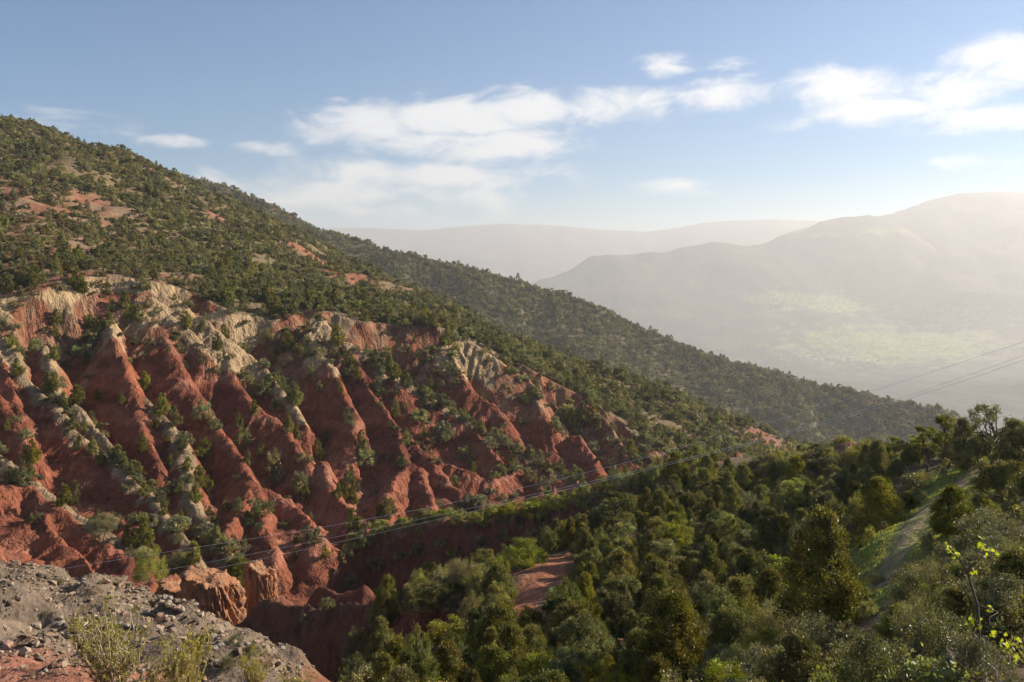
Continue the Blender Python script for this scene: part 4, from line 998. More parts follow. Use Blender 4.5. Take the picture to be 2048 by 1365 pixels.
# scatter over the rest of the badland tops and the hillside
def scatter_world(n, x0, x1, y0, y1, seed):
    rng = np.random.default_rng(seed)
    x = rng.uniform(x0, x1, n); y = rng.uniform(y0, y1, n)
    return x, y, H(x, y), Kat(x, y), rng
pts = []     # x y z scale kind-index zone
x, y, z, k, rng = scatter_world(26000, -150, 72, 90, 200, 5)
ex = .6
slp = np.sqrt(((H(x + ex, y) - H(x - ex, y)) / (2 * ex)) ** 2 + ((H(x, y + ex) - H(x, y - ex)) / (2 * ex)) ** 2)
dens = fbm(x / 14, y / 14, 401, 3); patch = fbm(x / 26, y / 26, 205, 4)
r = rng.uniform(0, 1, len(x))
prob = np.where(k == 0, np.where(patch > .5, .2, .75), np.where(k == 3, .24, np.where(k == 2, .12, np.where(slp < .8, .035, .008))))
prob = np.where((k == 0) & (x / y * F + 1024 < 400), prob * np.where(dens + .6 * patch > .1, .16, .62), prob)
ua = x / y * F + 1024
prob = np.where((k == 3) & (ua > 740), 1.0, prob)
prob = np.where((k == 1) & (slp < 1.0) & (ua > 690), .11, prob)
dR = polydist(x, y, RIM_W)[0]
prob = np.where((k != 0) & (dR < 9), np.maximum(prob, .2), prob)
prob = prob * np.clip(1 + 1.2 * dens, .25, 1.6) * (slp < 2.2)
m = r < prob
m &= (x / y * F > -1150)
for xi, yi, zi, ki in zip(x[m], y[m], z[m], k[m]):
    t = rng.uniform()
    v = int(rng.integers(3, 6)) if t < .5 else int(rng.integers(0, 3)) if t < .88 else 6
    s = min(1.5, .74 * math.exp(rng.normal(0, .36)))
    pts.append((xi, yi, zi, s, v, 0))
x, y, z, k, rng = scatter_world(76000, -330, 200, 200, 370, 6)
dens = fbm(x / 22, y / 22, 403, 3); patch = fbm(x / 26, y / 26, 205, 4)
prob = np.where(patch > .55, .16, .56) * np.clip(1 + 1.1 * dens, .35, 1.6) * (k == 0) * np.where((x / y * F + 1024 < 330) & (y < 255), np.where(dens + .6 * patch > .1, .22, .8), 1)
m = (rng.uniform(0, 1, len(x)) < prob) & (np.abs(x / y * F) < 1200)
for xi, yi, zi in zip(x[m], y[m], z[m]):
    t = rng.uniform(); v = int(rng.integers(3, 6)) if t < .3 else int(rng.integers(0, 3)) if t < .82 else 6
    pts.append((xi, yi, zi, min(1.6, .76 * math.exp(rng.normal(0, .34))), v, 1))
x, y, z, k, rng = scatter_world(125000, -560, 560, 448, 930, 7)
dens = fbm(x / 30, y / 30, 405, 3)
prob = .66 * np.clip(1 + .6 * dens, .55, 1.4) * (k == 4)
m = (rng.uniform(0, 1, len(x)) < prob) & (np.abs(x / y * F) < 1200)
for xi, yi, zi in zip(x[m], y[m], z[m]):
    t = rng.uniform(); v = int(rng.integers(3, 6)) if t < .35 else int(rng.integers(0, 3))
    pts.append((xi, yi, zi, 1.5 * math.exp(rng.normal(0, .28)), v, 2))
x, y, z, k, rng = scatter_world(9000, 20, 330, 95, 300, 8)
m = (rng.uniform(0, 1, len(x)) < .35) & ((k == 0) | (k == 4) | (k == 5)) & (y > 108) & ((y < 200) | (k != 0)) & (y < 300) & ((x > 72) | (y > 200))
for xi, yi, zi in zip(x[m], y[m], z[m]):
    pts.append((xi, yi, zi, rng.uniform(.8, 1.3), int(rng.integers(0, 6)), 2))
pts = np.array(pts)
vis = seen(pts[:, 0], pts[:, 1], pts[:, 2] + np.array(FAR_H)[pts[:, 4].astype(int)] * pts[:, 3] * .9)
size_px = np.where(vis, pts[:, 3] * np.array(FAR_H)[pts[:, 4].astype(int)] / pts[:, 1], 0)
single = np.zeros(len(pts), bool)
def zone_of(p):
    u = p[0] / p[1] * F + 1024
    if p[5] == 0 and u < 560: return "above the cream and red cliffs"
    if p[5] == 0 and u < 1000: return "along the middle of the red slopes"
    if p[5] == 0: return "over the farther red gullies"
    return "on the green hillside"
JN = np.isin(pts[:, 4].astype(int), (3, 4, 5))
for fam, nmax, nm in ((JN, 120, 'hillside_juniper'), (~JN, 140, 'hillside_shrub')):
    idx = np.nonzero(fam & vis)[0]; idx = idx[np.argsort(-size_px[idx])][:nmax]
    single[idx] = True
    for i in idx:
        p = pts[i]; v = int(p[4]); me = FAR[v]
        s = p[3]; h = FAR_H[v] * s * RNG.uniform(.85, 1.2); jun = nm == 'hillside_juniper'
        kind_w = 'upright dark juniper' if jun else 'grey low shrub' if v == 6 else 'rounded green shrub'
        sz = 'larger ' if s > 1.0 else 'smaller '
        lab = rel_label(p[0] / p[1] * F + 1024, HZ - p[2] / p[1] * F, sz + kind_w, f"{sz}{kind_w} {zone_of(p)}", FEATURES, 20)
        plant(nm, ('jm' if jun else 'gm' if v == 6 else 'bm') + str(RNG.randrange(3)), (p[0], p[1], p[2] - .1), h, h * RNG.uniform(.55, .85) if jun else h * RNG.uniform(1.2, 1.7), RNG.uniform(0, 6.28), lab, 'tree' if jun else 'shrub', f"{sz}{kind_w}s {zone_of(p)}", 'trunk' if jun else 'stems', 'crown' if jun else 'foliage')

# the rest of the scrub, too many to count, as one mass per hillside
src = bpy.data.collections.new("scrub_sources")
for me in FAR:
    src.objects.link(bpy.data.objects.new(me.name, me))
def scatter_object(name, P_, idx, scl, label, collection=src, seed=1):
    me = np_mesh(name, P_, np.zeros((0, 4), int)) if False else bpy.data.meshes.new(name)
    me.vertices.add(len(P_)); me.vertices.foreach_set("co", np.ascontiguousarray(P_, np.float32).ravel())
    rg = np.random.default_rng(seed)
    a = me.attributes.new("pick", 'INT', 'POINT'); a.data.foreach_set("value", np.ascontiguousarray(idx, np.int32))
    a = me.attributes.new("turn", 'FLOAT_VECTOR', 'POINT'); tv = np.zeros((len(P_), 3), np.float32); tv[:, 2] = rg.uniform(0, 6.28, len(P_)); a.data.foreach_set("vector", tv.ravel())
    a = me.attributes.new("size", 'FLOAT_VECTOR', 'POINT'); sv = np.repeat(np.asarray(scl)[:, None], 3, 1).astype(np.float32); sv[:, 2] *= rg.uniform(.8, 1.25, len(P_)); a.data.foreach_set("vector", np.ascontiguousarray(sv).ravel())
    o = bpy.data.objects.new(name, me); COL.objects.link(o); o['kind'] = 'stuff'; o['label'] = label
    ng = bpy.data.node_groups.new(name, 'GeometryNodeTree')
    ng.interface.new_socket('Geometry', in_out='INPUT', socket_type='NodeSocketGeometry'); ng.interface.new_socket('Geometry', in_out='OUTPUT', socket_type='NodeSocketGeometry')
    gi = ng.nodes.new('NodeGroupInput'); go = ng.nodes.new('NodeGroupOutput')
    ci = ng.nodes.new('GeometryNodeCollectionInfo'); ci.inputs['Collection'].default_value = collection; ci.inputs['Separate Children'].default_value = True; ci.inputs['Reset Children'].default_value = True
    ip = ng.nodes.new('GeometryNodeInstanceOnPoints'); ip.inputs['Pick Instance'].default_value = True
    def named(n, dt):
        q = ng.nodes.new('GeometryNodeInputNamedAttribute'); q.data_type = dt; q.inputs['Name'].default_value = n
        return q.outputs['Attribute']
    ng.links.new(gi.outputs[0], ip.inputs['Points']); ng.links.new(ci.outputs[0], ip.inputs['Instance'])
    ng.links.new(named('pick', 'INT'), ip.inputs['Instance Index']); ng.links.new(named('turn', 'FLOAT_VECTOR'), ip.inputs['Rotation']); ng.links.new(named('size', 'FLOAT_VECTOR'), ip.inputs['Scale'])
    ng.links.new(ip.outputs[0], go.inputs[0])
    md = o.modifiers.new("scatter", 'NODES'); md.node_group = ng
    return o
# collection children come back in name order
order = sorted(range(len(FAR)), key=lambda i: FAR[i].name); rank = {v: r for r, v in enumerate(order)}
for zone, nm, lab in ((0, 'scrub_vegetation', "scattered scrub on the red slopes"), (1, 'hillside_vegetation', "dense green scrub covering the hillside"), (2, 'ridge_vegetation', "hazy scrub and trees covering the ridge behind")):
    m = (pts[:, 5] == zone) & ~single
    scatter_object(nm, pts[m][:, :3] - np.array([0, 0, .1]), np.array([rank[int(v)] for v in pts[m][:, 4]]), pts[m][:, 3], lab, seed=zone + 3)
# ------------------------------------------------------------------ stones of the spoil heap
import bmesh
def rock_np(seed, n=16, flat=.75):
    rg = np.random.default_rng(seed); bm = bmesh.new()
    d = unit(rg.normal(size=(n, 3))) * rg.uniform(.78, 1.0, (n, 1)) * np.array([1, rg.uniform(.6, 1), flat * rg.uniform(.7, 1.1)])
    for p in d: bm.verts.new(p)
    res = bmesh.ops.convex_hull(bm, input=bm.verts)
    bmesh.ops.delete(bm, geom=[g for g in res.get('geom_interior', []) if isinstance(g, bmesh.types.BMVert)], context='VERTS')
    bmesh.ops.triangulate(bm, faces=bm.faces[:])
    bm.verts.index_update()
    v = np.array([x.co[:] for x in bm.verts]); f = np.array([[q.index for q in t.verts] for t in bm.faces]); bm.free()
    return v, f
BIG = [rock_np(900 + i, 26) for i in range(9)]
SMALL = [rock_np(950 + i, 11) for i in range(10)]
ROCKM = []
tones = [((.29, .22, .155), 'tan'), ((.25, .215, .175), 'grey'), ((.32, .195, .14), 'pinkish'), ((.17, .125, .09), 'dark brown')]
for c, t in tones: ROCKM.append(plain_mat("rock_" + t.replace(' ', '_'), c, .92, nscale=3.0, var=.3, bump=.5))
ROCKMESH = {}
for i, (v, f) in enumerate(BIG):
    for j in range(4):
        me = np_mesh(f"boulder_{i}_{j}", v, f); me.materials.append(ROCKM[j]); ROCKMESH[i, j] = me
def boulder(p, w, i, j, label, group=None, sq=1.0):
    o = bpy.data.objects.new("boulder", ROCKMESH[i, j]); COL.objects.link(o)
    s = w * .5; o.scale = (s, s, s * sq); o.location = (p[0], p[1], p[2] + s * .28); o.rotation_euler = (RNG.uniform(-.4, .4), RNG.uniform(-.4, .4), RNG.uniform(0, 6.28))
    o['label'] = label; o['category'] = 'boulder'
    if group: o['group'] = group
for u, v, w, j, lab in [(76, 1262, 24, 0, "upright tan boulder casting a long shadow on the gravel heap"), (120, 1240, 14, 0, "tan block above the pale round boulder on the heap"), (122, 1254, 17, 1, "pale round boulder under the tan block"), (48, 1316, 32, 0, "largest squared tan boulder near the red dirt"), (14, 1298, 30, 2, "pinkish slab at the edge of the heap"),
                        (160, 1226, 11, 1, "small pale block on the middle of the heap"), (127, 1326, 17, 0, "tan boulder just above the red dirt track"), (84, 1307, 13, 2, "pinkish boulder right of the largest squared boulder"), (135, 1297, 13, 0, "tan boulder beside the yellow-green shrub"), (156, 1292, 14, 3, "brown boulder half hidden by the yellow-green shrub"),
                        (107, 1266, 16, 3, "dark brown boulder right of the upright tan boulder"), (295, 1246, 15, 2, "pinkish boulder on the bare slope above the shrub"), (345, 1268, 24, 3, "dark brown boulder at the top of the bare slope"), (265, 1293, 16, 1, "grey boulder seen through the yellow-green shrub"), (281, 1298, 15, 1, "second grey boulder seen through the yellow-green shrub"),
                        (92, 1144, 9, 1, "small grey boulder on the heap crest"), (156, 1164, 12, 0, "tan boulder on the heap crest over the red hump"), (430, 1304, 14, 1, "grey boulder on the lower crest of the heap"), (560, 1345, 17, 0, "tan boulder at the foot of the heap by the gully"), (220, 1190, 12, 0, "tan boulder on the crest below the red fins"),
                        (40, 1205, 12, 3, "dark brown boulder high on the shaded side of the heap"), (205, 1345, 15, 2, "pinkish boulder between the dirt track and shrub stems")]:
    p = hit(u, v)
    if p is not None: boulder(p, w / F * p[1] * 1.1, RNG.randrange(9), j, lab)
GRP = 'boulders strewn over the gravel heap'
nb = 0
for k in range(900):
    if nb >= 130: break
    if nb < 26: u, v = RNG.gauss(338, 22), RNG.gauss(1228, 12)
    elif nb < 45: u, v = RNG.gauss(520, 30), RNG.gauss(1310, 14)
    elif nb < 60: u, v = RNG.gauss(620, 30), RNG.gauss(1352, 10)
    else: u, v = RNG.uniform(-10, 480), RNG.uniform(1150, 1350)
    p = hit(u, v)
    if p is None or p[1] > 40 or heap_mask(np.array([p[0]]), np.array([p[1]]))[0] < .3: continue
    j = RNG.choice([0, 0, 1, 1, 2, 3]); w = RNG.uniform(.12, .3) * (1.35 if nb < 26 else 1)
    where = "in the pile at the heap's crest by the orange block" if nb < 26 else "on the lower end of the heap" if nb < 60 else "on the crest side of the heap" if v < 1215 else "on the middle of the gravel heap" if v < 1280 else "on the heap near the dirt track"
    boulder(p, w, RNG.randrange(9), j, f"{'chunky' if w > .22 else 'small'} {tones[j][1]} boulder {where}", GRP, RNG.uniform(.7, 1.1)); nb += 1

# dry weeds rooted along the heap
for u, v, hp_ in [(30, 1140, 14), (118, 1172, 12), (190, 1196, 16), (262, 1226, 13), (318, 1246, 16), (405, 1276, 14), (470, 1296, 18), (505, 1312, 22), (90, 1235, 13), (215, 1275, 15), (380, 1330, 22), (455, 1345, 26), (60, 1345, 16), (535, 1338, 24)]:
    p = hit(u, v)
    if p is None or p[1] > 40: continue
    h = hp_ / F * p[1] * 1.2; kd = RNG.choice(['dry', 'gr0', 'gr2'])
    plant('weed', kd, p - np.array([0, 0, .02]), h, h * RNG.uniform(1.1, 1.7), RNG.uniform(0, 6.28), rel_label(u, v, 'small dry weed' if kd == 'dry' else 'small grey weed', 'small weed on the gravel heap', [(76, 1262, 'upright tan boulder'), (48, 1316, 'largest squared tan boulder'), (345, 1268, 'dark brown boulder on the bare slope'), (430, 1304, 'grey boulder on the lower crest'), (220, 1190, 'tan boulder on the heap crest'), (232, 1300, 'large yellow-green shrub'), (515, 1330, 'yellow-green shrub at the foot of the heap')], 20), 'weed', 'weeds on the gravel heap', 'stems', 'foliage')

# fluted orange earth blocks below the fins
def earth_block(u, vtop, vbase, d, wpx, seed, label, deep=.8):
    c = P(u, vbase, d); hgt = (vbase - vtop) / F * d; R0 = wpx / F * d * .5
    na, nh = 260, 46; a = np.arange(na) / na * 2 * np.pi; rows = []
    for k in range(nh):
        f = k / (nh - 1)
        if f < .8: z = f / .8; sh = 1.12 - .16 * z ** 1.5
        else: z = 1.0; sh = .96 * (1 - (f - .8) / .2)
        ca, sa = np.cos(a), np.sin(a)
        base = R0 * (1 + .22 * pn(ca * 1.3 + seed, sa * 1.3, 3)) * sh
        fl = (np.abs(pn(a * 9 + seed + .25 * z, np.full(na, z * .7), 5)) * .17 + np.abs(pn(a * 21 + seed, np.full(na, z * 1.5), 6)) * .07) * R0 * min(1, sh)
        tear = .16 * R0 * fbm(ca * 5 + z * 4, sa * 5 + z * 7, seed + 8, 3)
        r = np.maximum(base - fl + tear, 0) if f < .999 else base * 0
        x = ca * r; y = sa * r * deep
        zz = -1.8 + (hgt + 1.8) * z + .10 * hgt * fbm((x + seed) / (R0 * .8), y / (R0 * .8), 4, 4) * z - (.16 * hgt * (x / R0) * z)
        rows.append(np.stack([c[0] + x, c[1] + y, c[2] + zz], -1))
    V = np.concatenate(rows); idx = np.arange(na * nh).reshape(nh, na)
    f4 = np.stack([idx[:-1], np.roll(idx, -1, 1)[:-1], np.roll(idx, -1, 1)[1:], idx[1:]], -1).reshape(-1, 4)
    n1 = fbm(V[:, 0] / 1.2, V[:, 2] / .5, 6, 4)
    col = np.array([.34, .15, .07]) + (np.array([.27, .15, .09]) - np.array([.34, .15, .07])) * np.clip(.5 + n1, 0, 1)[:, None]
    o = link("earth_block", np_mesh("earth_block", V, f4, col, True), M_near, label=label, category='earth block')
earth_block(425, 1156, 1256, 69, 112, 2, "fluted orange earth block standing behind the gravel heap")
earth_block(520, 1136, 1215, 73, 62, 7, "smaller fluted earth column right of the orange block")
earth_block(360, 1172, 1225, 74, 90, 11, "low brown earth shoulder left of the orange block")

# loose gravel: too many to count
rg = np.random.default_rng(77)
gx = rg.uniform(-30, -2, 60000); gy = rg.uniform(17, 40, 60000)
keepm = (heap_mask(gx, gy) > .25) & (np.abs(gx / gy * F + 1024 - 300) < 420) & (gy > 21.5 + .8 * pn(gx / 2, gy / 2, 9))
clump = fbm(gx / 2.4, gy / 2.4, 501, 3); keepm &= rg.uniform(0, 1, len(gx)) < np.clip(.42 + 1.1 * clump + .35 * sstep(30, 34, gy), .05, 1)
gx, gy = gx[keepm][:15000], gy[keepm][:15000]; gz = H(gx, gy)
gs = np.exp(rg.normal(-3.1, .6, len(gx))); gs = np.clip(gs, .016, .22)
pool = {0: [], 1: []}
for i in range(len(gx)):
    v, f = SMALL[i % 10]; a = rg.uniform(0, 6.28); ca, sa = math.cos(a), math.sin(a)
    q = v * gs[i]; q = np.stack([q[:, 0] * ca - q[:, 1] * sa, q[:, 0] * sa + q[:, 1] * ca, q[:, 2]], -1) + np.array([gx[i], gy[i], gz[i] + gs[i] * .3])
    pool[i % 2].append((q, f, i))
def gravel(nm, items, lab):
    V, Fc, Cc, o = [], [], [], 0
    for q, f, i in items:
        V.append(q); Fc.append(f + o); o += len(q)
        Cc.append(np.repeat((np.array([.225, .172, .122]) * rg.uniform(.45, 1.55) * np.array([1 + rg.uniform(-.03, .14), 1, 1 - rg.uniform(0, .1)]))[None], len(q), 0))
    me = np_mesh(nm, np.concatenate(V), np.concatenate(Fc), np.concatenate(Cc))
    link(nm, me, M_gravel, kind='stuff', label=lab)
M_gravel = earth_mat("gravel_stone", 3.0, 14.0, .3, .03, .25)
gravel("gravel", pool[0] + pool[1], "loose grey gravel covering the spoil heap")

# ------------------------------------------------------------------ wand shrubs, bare twigs and the yellow vine in front
def wand_shrub(seed, Hh, R, stems, per, ll, lw, spread=.9):
    rg = np.random.default_rng(seed); wood, pos, axs = [], [], []
    for s in range(stems):
        a = rg.uniform(0, 6.28); tip = np.array([math.cos(a) * R * rg.uniform(.2, 1) * spread, math.sin(a) * R * rg.uniform(.2, 1) * spread, Hh * rg.uniform(.6, 1)])
        p = bent([rg.normal() * .06 * R, rg.normal() * .06 * R, -.1], tip, rg, 7, .035)
        wood.append(tube(p, np.linspace(.016, .004, 7) * Hh / 1.6, 4))
        subs = [p]
        for b in range(7):
            t = rg.uniform(.3, .95); i = int(t * 6); base = p[i] + (p[min(i + 1, 6)] - p[i]) * (t * 6 - i)
            e = base + unit(rg.normal(size=3) * .7 + np.array([0, 0, .9])) * Hh * rg.uniform(.12, .3)
            q = bent(base, e, rg, 4, .05); wood.append(tube(q, np.linspace(.006, .0025, 4) * Hh / 1.6, 3)); subs.append(q)
        for q in subs:
            n = per if len(q) == 4 else per
            t = rg.uniform(.25 if len(q) == 4 else .5, 1, n) * (len(q) - 1); i = np.minimum(t.astype(int), len(q) - 2)
            pp = q[i] + (q[i + 1] - q[i]) * (t - i)[:, None]
            ax = unit(rg.normal(size=(n, 3)) * .7 + unit(q[-1] - q[0]) * .8 + np.array([0, 0, .3]))
            pos.append(pp + ax * ll * .55); axs.append(ax)
    wv, wf = join(wood); pos = np.concatenate(pos); axs = np.concatenate(axs)
    lv, lf = leaf_quads(pos, axs, ll, lw, rg)
    c = rg.uniform(.65, 1.4, len(pos)); y = rg.uniform(-.05, .2, len(pos))
    col = np.stack([c * (1 + y), c, c * (1 - y)], -1).repeat(4, 0)
    return (wv, wf), (lv, lf, col)
def add_wand(key, seed, Hh, R, stems, per, ll, lw, mat, bark):
    (wv, wf), (lv, lf, col) = wand_shrub(seed, Hh, R, stems, per, ll, lw)
    tm = np_mesh(key + "_wood", wv, wf, None, True); tm.materials.append(bark); cm = np_mesh(key + "_leaves", lv, lf, col); cm.materials.append(mat)
    PARTS[key] = (tm, cm, Hh, R)
M_wand = leaf_mat("wand_leaf", (0.27, 0.25, 0.06), .08, .4, .4, .01)
M_pale = plain_mat("pale_stem", (0.42, 0.33, 0.24), .8, nscale=9)
add_wand("wd0", 1, 1.7, .95, 28, 30, .06, .022, M_wand, M_pale)
add_wand("wd1", 2, 1.5, .8, 20, 28, .06, .022, M_wand, M_pale)
def ground_at(u, y):
    x = (u - 1024) / F * y
    return np.array([x, y, H(np.array([x]), np.array([y]))[0]])
for u, y, vt, wpx, key, lab in [(232, 20.4, 1212, 200, 'wd0', "large yellow-green shrub with pale stems on the gravel heap"), (372, 20.6, 1258, 130, 'wd1', "smaller yellow-green shrub right of the large pale stemmed one"), (318, 20.2, 1315, 160, 'wd1', "low yellow-green shrub in front of the gravel heap's bare slope"),
                                (515, 23.0, 1302, 80, 'wd0', "yellow-green shrub alone at the foot of the heap"), (590, 23.5, 1345, 90, 'wd1', "low yellow-green shrub at the bottom edge by the gully")]:
    p = ground_at(u, y); h = -(vt - HZ) / F * y - p[2]
    plant("wand_shrub", key, p, max(h, .4), wpx / F * y, RNG.uniform(0, 6), lab, 'shrub', None, 'stems', 'foliage')

def twig_bush(name, p, Hh, R, n, seed, label, mat, lean=(0, 0)):
    rg = np.random.default_rng(seed); parts = []
    for s in range(n):
        a = rg.uniform(0, 6.28); tip = np.array([math.cos(a) * R * rg.uniform(.2, 1) + lean[0], math.sin(a) * R * rg.uniform(.2, 1) + lean[1], Hh * rg.uniform(.45, 1)])
        q = bent([rg.normal() * .05, rg.normal() * .05, -.05], tip, rg, 7, .06); parts.append(tube(q, np.linspace(.012, .004, 7), 4))
        for b in range(6):
            i = int(rg.integers(2, 6)); e = q[i] + unit(rg.normal(size=3) + unit(tip)) * Hh * rg.uniform(.1, .32)
            r2 = bent(q[i], e, rg, 4, .09); parts.append(tube(r2, np.linspace(.006, .0025, 4), 3))
            for b2 in range(2):
                e2 = r2[2] + unit(rg.normal(size=3)) * Hh * .1; parts.append(tube(bent(r2[2], e2, rg, 3, .05), [.003, .0025, .002], 3))
    v, f = join(parts); me = np_mesh(name, v, f, None, True)
    o = link(name, me, mat, label=label, category='twigs'); o.location = p
    return o
for u, y, h, R_, n, lab in [(1590, 19.0, 1.5, .7, 16, "bare grey twigs beside the pale leafed shrub"), (1720, 17.0, .9, .8, 12, "bare twigs lying low below the feathery young juniper"), (1825, 14.0, 1.1, .6, 9, "bare dark branches at the bottom of the brown shrub"), (1960, 12.5, 1.2, .6, 9, "bare branches under the yellow vine leaves")]:
    p = ground_at(u, y); twig_bush("bare_bush", p, h, R_, n, int(u), lab, M_twig)

# yellow vine: a woody stem with single lobed leaves
vine = bpy.data.objects.new("vine", None); COL.objects.link(vine)
vb = ground_at(1965, 13.5); vine.location = vb
vine['label'] = "climbing vine with bright yellow-green lobed leaves in the bottom corner"; vine['category'] = 'vine'
def rel(u, v, d): return P(u, v, d) - vb
stem_pts = [np.zeros(3), rel(1960, 1300, 13.6), rel(1955, 1210, 14), rel(1935, 1145, 14.2), rel(1915, 1112, 14.2), rel(1893, 1088, 14.2)]
rgv = np.random.default_rng(3)
sv = join([tube(stem_pts, [.03, .028, .024, .018, .012, .006], 5), tube(bent(stem_pts[2], rel(2010, 1255, 13.2), rgv, 5), [.012, .01, .008, .006, .004], 4), tube(bent(rel(2010, 1255, 13.2), rel(2055, 1225, 13), rgv, 4), [.008, .007, .006, .005], 4), tube(bent(stem_pts[3], rel(1975, 1090, 14.3), rgv, 5), [.012, .009, .007, .005, .003], 4), tube(bent(stem_pts[1], rel(1925, 1330, 13), rgv, 4), [.01, .008, .006, .004], 4)])
link("stem", np_mesh("vine_stem", sv[0], sv[1], None, True), M_bark, vine)
ang = np.linspace(0, 2 * np.pi, 15)[:-1]
rad = np.array([1, .55, .85, .5, .75, .5, .55, .25, .55, .5, .75, .5, .85, .55])
lv = np.concatenate([[[0, 0, .02]], np.stack([np.cos(ang) * rad, np.sin(ang) * rad, -.12 * rad ** 2], -1)])
lf = np.array([(0, i + 1, (i + 1) % 14 + 1) for i in range(14)])
leafme = np_mesh("vine_leaf", lv, lf, np.ones((15, 3))); leafme.materials.append(M_vine)
for (u, v, n, sp, d) in [(1897, 1097, 4, 9, 14.2), (1912, 1112, 4, 7, 14.2), (1968, 1092, 7, 13, 14.3), (1944, 1146, 3, 5, 14.2), (1950, 1245, 7, 14, 13.8), (1978, 1220, 3, 7, 13.8), (1990, 1265, 3, 8, 13.3), (2015, 1295, 6, 14, 13.2), (2035, 1285, 3, 7, 13), (2034, 1315, 3, 5, 13), (1925, 1335, 5, 10, 13), (1995, 1108, 2, 4, 14.3), (2007, 1328, 2, 5, 13)]:
    for k in range(int(n * 3)):
        o = bpy.data.objects.new("leaf", leafme); COL.objects.link(o); o.parent = vine
        o.location = rel(u + RNG.gauss(0, sp * .7), v + RNG.gauss(0, sp * .7), d + RNG.uniform(-.1, .1)); s = RNG.uniform(.03, .055); o.scale = (s, s, s)
        o.rotation_euler = (RNG.uniform(.3, 1.5), RNG.uniform(-.6, .6), RNG.uniform(0, 6.28))

# ------------------------------------------------------------------ path and grass
def strip(name, line, half, mat, colr, label, lift=.035):
    L = densify(line, .35); L = np.array(L)[:, :2]; t = unit(np.gradient(L, axis=0)); nrm = np.stack([-t[:, 1], t[:, 0]], -1)
    k = 9; offs = np.linspace(-1, 1, k); V = []
    wv = half * (1 + .3 * pn(np.arange(len(L)) / 5.0, np.zeros(len(L)), 4))
    for j in range(k):
        q = L + nrm * (offs[j] * wv)[:, None]; V.append(np.column_stack([q, H(q[:, 0], q[:, 1]) + lift - .09 * abs(offs[j]) ** 3]))
    V = np.stack(V, 1); n = len(L); idx = np.arange(n * k).reshape(n, k)
    f = np.stack([idx[:-1, :-1], idx[:-1, 1:], idx[1:, 1:], idx[1:, :-1]], -1).reshape(-1, 4)
    c = np.array(colr)[None] * (1 + .35 * fbm(V[..., 0].ravel() / 1.2, V[..., 1].ravel() / 1.2, 8, 3))[:, None]
    if name == 'path':      # worn tread with grass creeping in
        g = sstep(.05, .45, fbm(V[..., 0].ravel() / .9, V[..., 1].ravel() / .9, 15, 3) + .35 * np.abs(np.tile(offs, n)) - .1)
        c = lerp(c, np.array([.15, .165, .04]) * np.ones_like(c), g)
    return link(name, np_mesh(name, V.reshape(-1, 3), f, c, True), mat, kind='structure', label=label)
strip("path", PATH, .6, M_near, (.235, .18, .10), "stony dirt path along grassy verges")
strip("trail", TRAIL, .8, M_near, (.30, .125, .068), "bare red trail on the wooded slope")
n = 26000
ti = rg.uniform(0, 1, n); L = np.array(densify(PATH, .2)); li = (ti * (len(L) - 1)).astype(int)
gp = L[li][:, :2] + rg.normal(size=(n, 2)) * np.array([1.9, 1.9]); dd = polydist(gp[:, 0], gp[:, 1], PATH)[0]
ok = (dd > .7) & (dd < 4.0) & (fbm(gp[:, 0] / 1.1, gp[:, 1] / 1.1, 9, 2) > -.25); gp = gp[ok]; n = len(gp)
b = np.column_stack([gp, H(gp[:, 0], gp[:, 1]) - .01]); ax = unit(rg.normal(size=(n, 3)) * .45 + np.array([0, 0, 1]))
lv, lf = leaf_quads(b + ax * .05, ax, .13, .03, rg)
c = rg.uniform(.7, 1.3, n); yel = rg.uniform(0, .3, n); col = np.stack([c * (1 + yel), c, c], -1).repeat(4, 0)
M_grass = leaf_mat("grass_blade", (0.24, 0.27, 0.04), .05, .35, .2, .01)
link("grass", np_mesh("grass", lv, lf, col), M_grass, kind='stuff', label="short bright grass along the path")

# low growth that fills the wood's floor
under = bpy.data.collections.new("undergrowth_sources")
UND = []
for i in range(3):
    _, (lv, lf, col) = build_plant('bush', 700 + i, .7, .8, 22, 1500, .075, .045)
    me = np_mesh(f"under_{i}", lv, lf, col); me.materials.append((M_shrub, M_bright, M_grey)[i]); under.objects.link(bpy.data.objects.new(me.name, me))
x, y, z, k, rg2 = scatter_world(9000, -30, 75, 12, 106, 91)
u = x / y * F + 1024
m = (k == 5) & (heap_mask(x, y) < .1) & (polydist(x, y, PATH)[0] > 2.4) & (polydist(x, y, TRAIL)[0] > 1.9) & (u > 700) & (u < 2150) & (rg2.uniform(0, 1, len(x)) < np.clip(.35 + .8 * fbm(x / 6, y / 6, 93, 2), .05, .9))
ex = .4; slp = np.sqrt(((H(x + ex, y) - H(x - ex, y)) / (2 * ex)) ** 2 + ((H(x, y + ex) - H(x, y - ex)) / (2 * ex)) ** 2); m &= slp < 1.0
scatter_object("undergrowth", np.column_stack([x, y, z])[m], rg2.integers(0, 3, m.sum()), rg2.uniform(.5, 1.2, m.sum()), "low undergrowth between the trees of the near wood", under, 12)

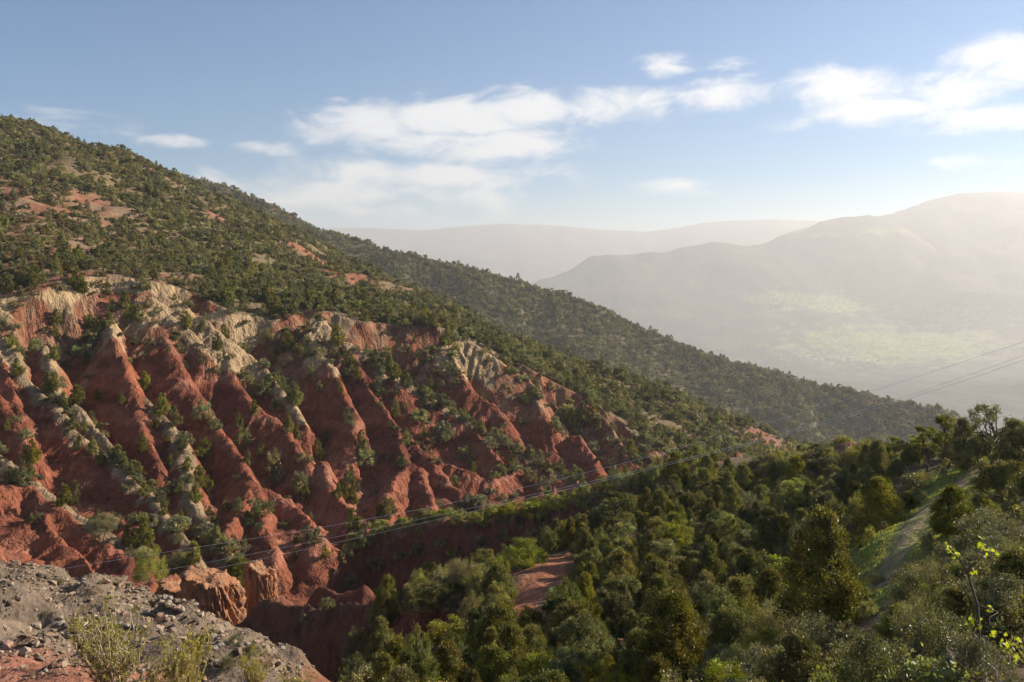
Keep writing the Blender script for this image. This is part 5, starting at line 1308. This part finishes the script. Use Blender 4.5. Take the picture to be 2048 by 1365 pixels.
# ------------------------------------------------------------------ power lines
def wire(pts, label, r=.0095):
    W = [P(*p) for p in pts]; W = np.array(W); t = np.arange(len(W)); tt = np.linspace(0, len(W) - 1, 90)
    q = np.stack([np.interp(tt, t, W[:, k]) for k in range(3)], -1)
    # smooth into one hanging curve
    s = np.concatenate([[0], np.cumsum(np.linalg.norm(np.diff(q[:, :2], axis=0), axis=1))])
    co = np.polyfit(s, q[:, 2], 4); q[:, 2] = np.polyval(co, s)
    cx_ = np.polyfit(s, q[:, 0], 2); cy_ = np.polyfit(s, q[:, 1], 2); q[:, 0] = np.polyval(cx_, s); q[:, 1] = np.polyval(cy_, s)
    v, f = tube(q, np.full(len(q), r), 5); me = np_mesh("power_line", v, f, None, True)
    link("power_line", me, M_wire, label=label, category='power line', group='power lines over the ravine')
wire([(2180, 640, 52), (2048, 683, 54), (1720, 790, 58), (1500, 857, 61), (1330, 908, 63), (1100, 963, 66), (950, 998, 68), (800, 1027, 70), (632, 1054, 72), (400, 1095, 74), (171, 1132, 76), (-60, 1170, 78)], "highest of the thin power lines crossing from the valley to the gravel heap")
wire([(2180, 662, 52), (2048, 705, 54), (1800, 800, 57), (1600, 865, 60), (1300, 933, 63), (1100, 975, 66), (960, 1012, 68), (760, 1060, 70), (629, 1088, 72), (410, 1125, 74), (219, 1156, 76), (-60, 1195, 78)], "middle of the thin power lines, close above the lowest")
wire([(2180, 673, 50), (2048, 718, 52), (1800, 802, 55), (1600, 868, 58), (1300, 938, 61), (1100, 985, 64), (960, 1018, 66), (760, 1068, 68), (629, 1098, 70), (444, 1136, 72), (267, 1165, 74), (-60, 1215, 76)], "lowest of the thin power lines, ending over the gravel heap")

# ------------------------------------------------------------------ village in the valley
M_house = [plain_mat("house_" + n_, c, .9, nscale=.3, var=.12, bump=.05) for n_, c in (("clay", (.42, .27, .2)), ("pale", (.62, .55, .48)), ("white", (.75, .72, .68)))]
def house_mesh(k):
    a, b_, h = 5.5, 4.2, 4.6
    V, Fc = [], []
    def bx(x0, x1, y0, y1, z0, z1):
        o = len(V)
        for zz in (z0, z1):
            for yy in (y0, y1):
                for xx in (x0, x1): V.append((xx, yy, zz))
        for q in [(0, 2, 3, 1), (4, 5, 7, 6), (0, 1, 5, 4), (1, 3, 7, 5), (3, 2, 6, 7), (2, 0, 4, 6)]: Fc.append([i + o for i in q])
    bx(-a, a, -b_, b_, -3, h)
    for (x0, x1, y0, y1) in ((-a, a, -b_, -b_ + .4), (-a, a, b_ - .4, b_), (-a, -a + .4, -b_ + .4, b_ - .4), (a - .4, a, -b_ + .4, b_ - .4)): bx(x0 + .02, x1 - .02, y0 + .02, y1 - .02, h, h + .9)
    bx(a * .1, a * .8, -b_ * .2, b_ * .8, h + .01, h + 3.0)
    me = np_mesh(f"house_{k}", V, Fc); me.materials.append(M_house[k]); return me
HM = [house_mesh(k) for k in range(3)]
def VH(x, y):
    xs, ys, Z, K = VG; r = 31.0; i = int((x - xs[0]) / r); j = int((y - ys[0]) / r); return float(Z[j:j + 2, i:i + 2].max())
HU = []
for k in range(90):
    u = RNG.gauss(1660, 55) if k < 70 else RNG.gauss(1570, 22); v = 724 + (u - 1660) * .02 + RNG.gauss(0, 9)
    for d in np.arange(3600, 7200, 16.0):
        x = (u - 1024) / F * d
        if VH(x, d) > -(v - HZ) / F * d: break
    else: continue
    j = RNG.choice([0, 0, 1, 1, 2])
    if any(abs(x - a) < 14 and abs(d - b2) < 14 for a, b2 in HU): continue
    HU.append((x, d))
    o = bpy.data.objects.new("village_house", HM[j]); COL.objects.link(o); o.location = (x, d, VH(x, d) - 1.0); o.rotation_euler = (0, 0, RNG.uniform(-.5, .5)); s = RNG.uniform(.9, 1.8); o.scale = (s, s, s * .8)
    o['label'] = f"tiny {('clay', 'pale', 'white')[j]} flat-roofed house in the hazy {'village' if u > 1610 else 'hamlet left of the village'} by the green fields"; o['category'] = 'house'; o['group'] = f"{('clay', 'pale', 'white')[j]} houses of the valley {'village' if u > 1610 else 'hamlet'}"
